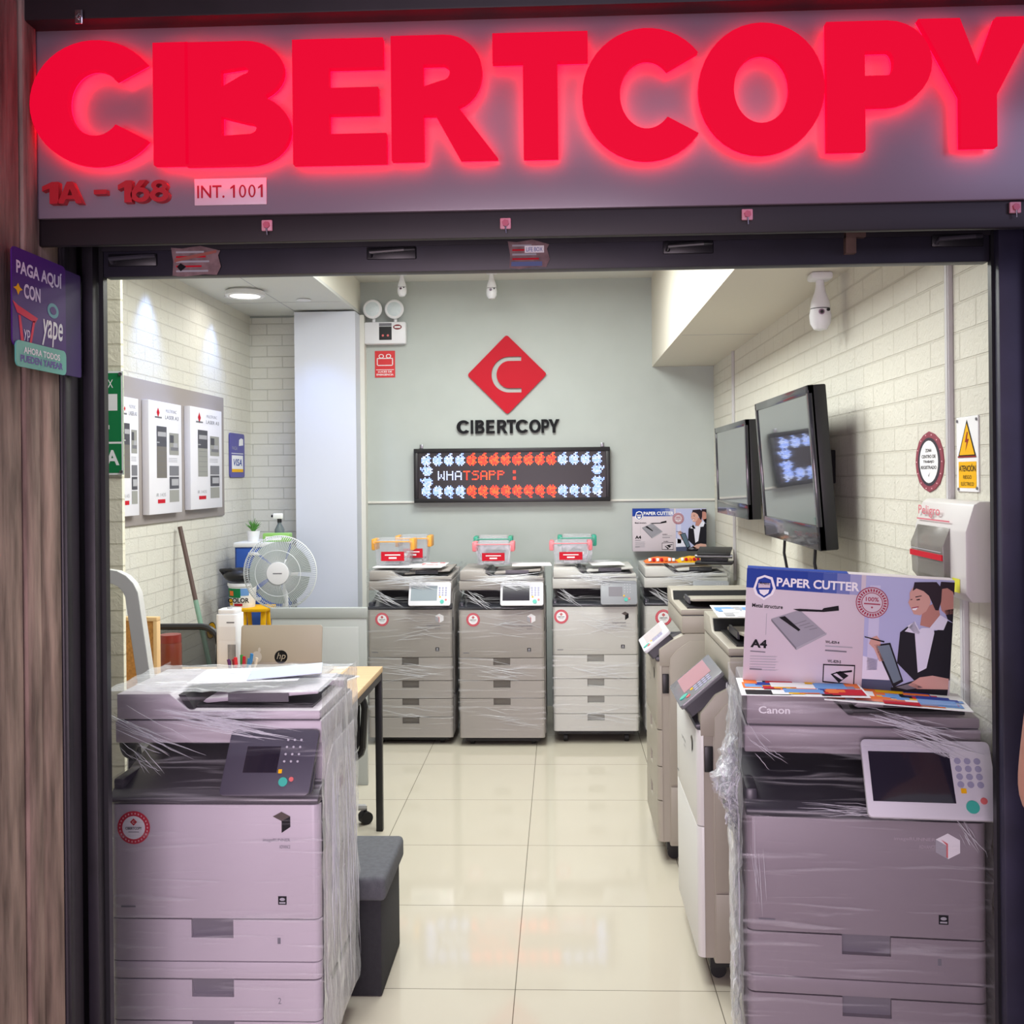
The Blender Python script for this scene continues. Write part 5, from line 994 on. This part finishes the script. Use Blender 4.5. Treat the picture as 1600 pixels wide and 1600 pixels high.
# blue drawers, bag, bucket, step ladder
a, b = W(366, 848, 6.3), W(430, 848, 6.3); t = thing('drawer_tower', 'blue plastic drawer tower with white top in the niche', 'drawer unit', (a.x, 6.3, 0)); w, h = b.x-a.x, a.z
Mbl = mat('blue plastic', '#2350a8', .4)
g = G(); g.box(0, w, .01, .38, .04, h-.02, mat('blue plastic dark', '#1c3f86', .45), .004); g.obj('frame', t); g = G(); g.box(-.008, w+.008, 0, .39, h-.03, h, M_appl, .006); g.obj('top', t)
for k in range(4):
    z0 = .05+k*(h-.08)/4; g = G(); g.box(.01, w-.01, 0, .02, z0, z0+(h-.08)/4-.008, Mbl, .006); o = g.obj('drawer', t); g = G(); g.box(w*.35, w*.65, -.014, .002, z0+(h-.08)/4-.05, z0+(h-.08)/4-.03, M_appl, .004); g.obj('handle', o)
for x in (.04, w-.04): g = G(); g.box(x-.02, x+.02, .04, .34, 0, .04, M_black); g.obj('foot', t)
a, b = W(372, 1030, 5.95), W(409, 953, 5.95); zt = b.z; w = b.x-a.x; t = thing('step_ladder', 'yellow step ladder carrying the paint bucket', 'ladder', (a.x, 5.92, 0))
for x in (0, w-.028):
    g = G(); g.prism([(0, 0), (.03, 0), (.13, zt-.02), (.10, zt-.02)], 'x', x, x+.028, M_yel, .003); g.obj('front_rail', t); g = G(); g.prism([(.36, 0), (.385, 0), (.22, zt-.02), (.19, zt-.02)], 'x', x+.004, x+.024, M_yel, .003); g.obj('rear_rail', t)
for k in range(3): g = G(); z = zt*(.25+.25*k); y = .1*(.25+.25*k); g.box(.028, w-.028, y, y+.07, z-.012, z, M_black, .003); g.obj('step', t)
g = G(); g.box(-.01, w+.01, .08, .30, zt-.02, zt, M_yel, .004); g.obj('platform', t)
a, b = W(357, 953, 6.1), W(400, 910, 6.1); t = thing('paint_bucket', 'white paint bucket labelled COLOR with colourful print on the yellow ladder', 'bucket', ((a.x+b.x)/2, 6.11, zt)); r1 = (b.x-a.x)/2; h = b.z-zt
g = G(); g.lathe([(0, 0), (r1*.86, 0), (r1*.98, h*.86), (r1*1.04, h*.88), (r1*1.04, h), (r1*.98, h), (r1*.85, .01), (0, .01)], (0, 0, 0), M_appl, 36); g.obj('pail', t)
g = G(); Mc = M_yel
def onpail(ua_, v0, ub_, v1, m, l):
    bb = bmesh.new(); n = 10; A = []; B = []
    for i in range(n+1):
        a_ = R(-90+(ua_+(ub_-ua_)*i/n)*80); 
        for L_, v in ((A, v0), (B, v1)): rr = r1*(.86+.12*v/.86)+.0006*l; L_.append(bb.verts.new((math.cos(a_)*rr, math.sin(a_)*rr, v*h)))
    for i in range(n): bb.faces.new((A[i], A[i+1], B[i+1], B[i]))
    g.add(bb, m)
onpail(-.9, .08, .9, .82, M_wprint, 1); onpail(-.85, .42, .1, .80, M_green, 2); onpail(.1, .5, .55, .8, mat('print sky', '#6f9bd6'), 2); onpail(-.85, .1, -.4, .36, M_yel, 2); onpail(-.3, .08, .2, .18, M_red, 2); onpail(-.6, .5, -.3, .7, mat('print orange', '#e8763a'), 3)
g.text('COLOR', -r1*.75, h*.22, r1*.75, h*.42, M_ink, 0, -r1*.96, bold=.03); g.obj('printed_label', t, smooth=False)
p = W(372, 908, 6.1); g = G(); g.ball((0, 0, .045), .1, M_black, (1, .9, .45)); g.tube([(-.09, 0, .04), (-.11, -.02, .075), (-.04, -.05, .08), (.03, -.06, .06)], .012, M_black); tag(g.obj('cloth_bag', loc=(p.x+.01, 6.11, zt+h)), 'crumpled black bag on top of the paint bucket', 'bag')
# plant and spray bottle on the drawer tower
zt = W(366, 848, 6.3).z; p = W(396, 845, 6.45); t = thing('potted_plant', 'small spiky green plant in a white pot on the blue drawer tower', 'plant', (p.x, 6.45, zt))
g = G(); g.lathe([(0, 0), (.032, 0), (.042, .065), (.038, .065), (.034, .05), (0, .05)], (0, 0, 0), M_wprint, 24); g.obj('pot', t)
g = G(); rb = random.Random(2); Mlf = mat('leaf green', '#4f8a3a', .5, noise=.3, nscale=30)
for k in range(34):
    a_ = rb.uniform(0, 6.28); o_ = rb.uniform(.1, 1); hh = rb.uniform(.06, .105)*(1.1-.4*o_); g.tube([(0, 0, .05), (math.cos(a_)*.02*o_, math.sin(a_)*.02*o_, .05+hh*.6), (math.cos(a_)*.055*o_, math.sin(a_)*.055*o_, .05+hh)], [.003, .004, .0006], Mlf, 5)
g.obj('foliage', t)
p = W(437, 840, 6.45); t = thing('spray_bottle', 'clear spray bottle with dark and white trigger head on the blue drawer tower', 'spray bottle', (p.x, 6.45, zt))
g = G(); g.lathe([(0, 0), (.03, 0), (.032, .07), (.012, .11), (.012, .12)], (0, 0, 0), mat('bottle smoky', '#6f7a80', .1, alpha=.7), 20); g.obj('bottle', t)
g = G(); g.cyl((0, 0, .118), (0, 0, .14), .014, M_black); g.box(-.04, .022, -.012, .012, .14, .175, M_wprint, .005); g.box(-.012, .0, -.006, .006, .10, .14, M_black, .002); g.cyl((-.04, 0, .158), (-.052, 0, .158), .008, M_black); g.obj('trigger_head', t)
p = W(433, 850, 6.34); g = G(); g.box(0, .17, 0, .08, 0, .055, mat('lime pack', '#8fc46a', .4), .008); g.rect(.02, .012, .12, .035, M_wprint, 1); tag(g.obj('wipe_pack', loc=(p.x-.09, 6.33, zt)), 'lime green pack of wipes at the front of the blue drawer tower', 'pack')
# broom
a = WX(281, 823, XL+.03); b = Vector((XL+.34, a.y-.12, .06)); d_ = b-a; t = thing('broom', 'broom with brown and green handle leaning on the left wall', 'broom', tuple(b-Vector((0, 0, .06))))
O = b-Vector((0, 0, .06)); g = G(); k0 = .32; g.cyl(a-O, a+d_*k0-O, .0125, mat('handle brown', '#5a4640', .5), seg=14); g.cyl(a+d_*k0-O, b-O, .0135, mat('handle green', '#7fa08c', .5), seg=14); g.obj('handle', t); g = G(); g.box(-.04, .04, -.15, .15, .04, .09, mat('handle green', '#7fa08c'), .01); g.prism([(-.14, .045), (.14, .045), (.17, 0), (-.17, 0)], 'x', -.025, .025, mat('bristles', '#4a6a52', .9)); g.obj('brush_head', t)
# grey metal frame leaning on the pier
t = thing('folding_frame', 'grey rounded metal frame leaning against the brick pier', 'frame', (-1.62, 3.30, 0), rot=(R(-2.5), 0, 0)); zt = W(190, 890, 3.36).z; xr1 = W(235, 1050, 3.32).x+1.62
Mfr = mat('frame grey', '#c6c6c4', .45)
def bar(pts, wd, th):
    g = G(); n = len(pts)
    for sgn in (1,): 
        L_ = []; R_ = []
        for i, (x, z) in enumerate(pts):
            x0, z0 = pts[max(i-1, 0)]; x1, z1 = pts[min(i+1, n-1)]; l_ = math.hypot(x1-x0, z1-z0); nx, nz = -(z1-z0)/l_, (x1-x0)/l_; L_.append((x+nx*wd/2, z+nz*wd/2)); R_.append((x-nx*wd/2, z-nz*wd/2))
        b = bmesh.new(); q = []
        for i in range(n): q.append([b.verts.new((L_[i][0], 0, L_[i][1])), b.verts.new((R_[i][0], 0, R_[i][1])), b.verts.new((R_[i][0], th, R_[i][1])), b.verts.new((L_[i][0], th, L_[i][1]))])
        for i in range(n-1):
            for k in range(4): b.faces.new((q[i][k], q[i][(k+1) % 4], q[i+1][(k+1) % 4], q[i+1][k]))
        b.faces.new(q[0]); b.faces.new(q[-1][::-1]); bmesh.ops.recalc_face_normals(b, faces=b.faces[:]); bmesh.ops.bevel(b, geom=[e for e in b.edges if abs(e.calc_face_angle(0)) > 1.2], offset=.006, segments=2, affect='EDGES', clamp_overlap=True); g.add(b, Mfr)
    return g
tx = W(214, 930, 3.34).x+1.62
pts = [(-.10, 0), (-.04, zt-.11)]+[(x, z) for x, z in arc(.05, zt-.11, .09, .09, 180, 90, 5)]+[(x, z) for x, z in arc(tx-.11, zt-.11, .09, .09, 90, 0, 5)]+[(xr1-.03, .93), (xr1+.02, 0)]
bar(pts, .045, .04).obj('outer_tube', t); bar([(-.06, .4), (xr1-.01, .4)], .03, .025).obj('cross_bar', t)
# black handbag hanging beside the left machine
p = W(190, 1165, 3.0); t = thing('hand_truck', 'black hand truck handle standing behind the left side of the front left copier', 'hand truck', (p.x-.02, 3.16, 0))
g = G(); g.tube([(0, 0, .05), (0, 0, .74), (0, -.02, .80), (.0, -.06, .84)], .014, M_black); g.tube([(.16, 0, .05), (.16, 0, .74), (.16, -.02, .80), (.16, -.06, .84)], .014, M_black); g.tube([(0, -.06, .84), (.16, -.06, .84)], .014, M_black); g.obj('frame', t); g = G(); g.ball((0, -.06, .80), .03, M_rub, (.9, 1.2, 1.9)); g.obj('grip', t); g = G(); g.box(-.03, .19, -.02, .05, 0, .05, M_rub, .01); g.obj('toe_plate', t)
# ottoman
t = thing('storage_ottoman', 'dark grey fabric storage ottoman on the floor beside the front left copier', 'ottoman', (-.93, 3.12, 0)); M_fab = mat('ottoman fabric', '#57585e', .95, noise=.12, nscale=60, bump=.3, bscale=300); M_fab2 = mat('ottoman fabric dark', '#2f2f33', .95, noise=.1, nscale=60, bump=.3, bscale=300)
zo_ = W(612, 1374, 3.11).z
g = G(); g.box(.015, .365, .012, .365, 0, zo_-.06, M_fab2, .006); g.obj('box_body', t); g = G(); g.box(0, .38, 0, .38, zo_-.075, zo_+.0, M_fab, .016, 3); g.obj('padded_lid', t)
# ------------------------------------------------------------ bystander at the right edge
from mathutils import Quaternion
def skin(name, verts, edges, rad, m, parent=None, sub=2):
    me = bpy.data.meshes.new(name); me.from_pydata(verts, edges, []); o = bpy.data.objects.new(name, me); COL.objects.link(o); me.materials.append(m)
    md = o.modifiers.new('s', 'SKIN'); md.use_smooth_shade = True
    for v, r_ in zip(me.skin_vertices[0].data, rad): v.radius = (r_[0], r_[1]) if isinstance(r_, tuple) else (r_, r_)
    me.skin_vertices[0].data[0].use_root = True
    sb = o.modifiers.new('b', 'SUBSURF'); sb.levels = sb.render_levels = sub
    if parent: o.parent = parent
    return o
e = W(1596, 1262, 1.72)      # the elbow's inner edge shows at the frame's right border
px_, py_ = e.x+.045+.24, 1.72
t = thing('person', 'person in a white short-sleeved top at the right edge, elbow bent', 'person', (px_, py_, 0)); zE = e.z
MS = mat('skin', '#b98474', .55, noise=.06, nscale=20); MT = mat('white cotton', '#dcdce4', .8); MJ = mat('denim', '#2c3450', .85, noise=.15, nscale=60)
k = zE/1.02
V = [(0, 0, .95*k), (0, 0, 1.12*k), (0, 0, 1.30*k), (0, .01, 1.42*k), (0, .0, 1.50*k), (0, -.01, 1.60*k), (0, -.015, 1.70*k),
     (-.17, 0, 1.38*k), (-.215, .02, 1.20*k), (-.24, .03, 1.02*k), (-.20, -.10, .98*k), (-.13, -.20, 1.0*k),
     (.17, 0, 1.38*k), (.20, .01, 1.2*k), (.22, .0, 1.03*k), (.215, -.06, .85*k), (.21, -.08, .76*k),
     (-.09, 0, .88*k), (-.10, -.01, .5*k), (-.10, .02, .09*k), (.09, 0, .88*k), (.10, -.01, .5*k), (.10, .02, .09*k)]
E_ = [(0, 1), (1, 2), (2, 3), (3, 4), (4, 5), (5, 6), (3, 7), (7, 8), (8, 9), (9, 10), (10, 11), (3, 12), (12, 13), (13, 14), (14, 15), (15, 16), (0, 17), (17, 18), (18, 19), (0, 20), (20, 21), (21, 22)]
rd = [(.15, .11), (.13, .10), (.15, .11), (.13, .09), (.055, .06), (.078, .095), (.07, .09), .062, .05, .043, .040, .03, .062, .05, .042, .037, .028, .09, .06, .045, .09, .06, .045]
skin('body', V, E_, rd, MS, t)
skin('shirt', [V[0], V[1], V[2], V[3], V[7], (-.215, .02, 1.19*k), V[12], (.203, .01, 1.19*k)], [(0, 1), (1, 2), (2, 3), (3, 4), (4, 5), (3, 6), (6, 7)], [(.17, .125), (.15, .12), (.168, .125), (.142, .10), .076, .066, .076, .066], MT, t)
skin('trousers', [V[0], V[17], V[18], (-.10, .02, .10*k), V[20], V[21], (.10, .02, .10*k)], [(0, 1), (1, 2), (2, 3), (0, 4), (4, 5), (5, 6)], [(.165, .125), .105, .078, .07, .105, .078, .07], MJ, t)
for h_, bx, by, bz, dx in ((1, V[11][0], V[11][1], V[11][2], Vector((.5, -.8, .05))), (-1, V[16][0], V[16][1], V[16][2], Vector((0, -.25, -1)))):
    base = Vector((bx, by, bz)); f_ = dx.normalized(); s_ = f_.cross(Vector((1, 0, 0)) if h_ < 0 else Vector((0, 0, 1))).normalized(); dn = f_.cross(s_)
    vv = [base, base+f_*.075]; ee = [(0, 1)]; rr = [(.026, .026), (.026, .026)]
    for i_, (o_, L_) in enumerate(((-.030, .07), (-.010, .08), (.010, .075), (.028, .06))):
        n_ = len(vv); vv += [base+f_*.085+s_*o_, base+f_*(.085+L_*.5)+s_*o_*1.15+dn*.008, base+f_*(.085+L_)+s_*o_*1.1+dn*.025]; ee += [(1, n_), (n_, n_+1), (n_+1, n_+2)]; rr += [.0105, .009, .007]
    n_ = len(vv); vv += [base+f_*.03-s_*.035, base+f_*.065-s_*.055+dn*.012, base+f_*.09-s_*.058+dn*.02]; ee += [(0, n_), (n_, n_+1), (n_+1, n_+2)]; rr += [.013, .010, .008]
    skin('hand', [tuple(v_) for v_ in vv], ee, rr, MS, t)
g = G()
for sx in (-.1, .1): g.box(sx-.045, sx+.045, -.16, .09, 0, .085*k, M_rub, .03, 3)
g.obj('shoes', t)
g = G(); hz = 1.64*k
g.ball((0, .03, hz+.05), .112, M_hair, (.85, 1.0, 1.0)); g.obj('hair', t)
g = G()
for sx in (-.032, .032): g.ball((sx, -.098, hz+.005), .012, M_wprint); g.ball((sx, -.107, hz+.005), .006, M_hair)
g.obj('eyes', t); g = G(); g.ball((0, -.112, hz-.025), .014, MS, (.9, 1.2, 1.6)); 
for sx in (-.085, .085): g.ball((sx, .0, hz-.01), .022, MS, (.4, .8, 1.4))
g.obj('nose_and_ears', t); g = G(); g.ball((0, -.098, hz-.06), .022, mat('lips', '#a0605c', .5), (1, .4, .3)); g.obj('mouth', t)
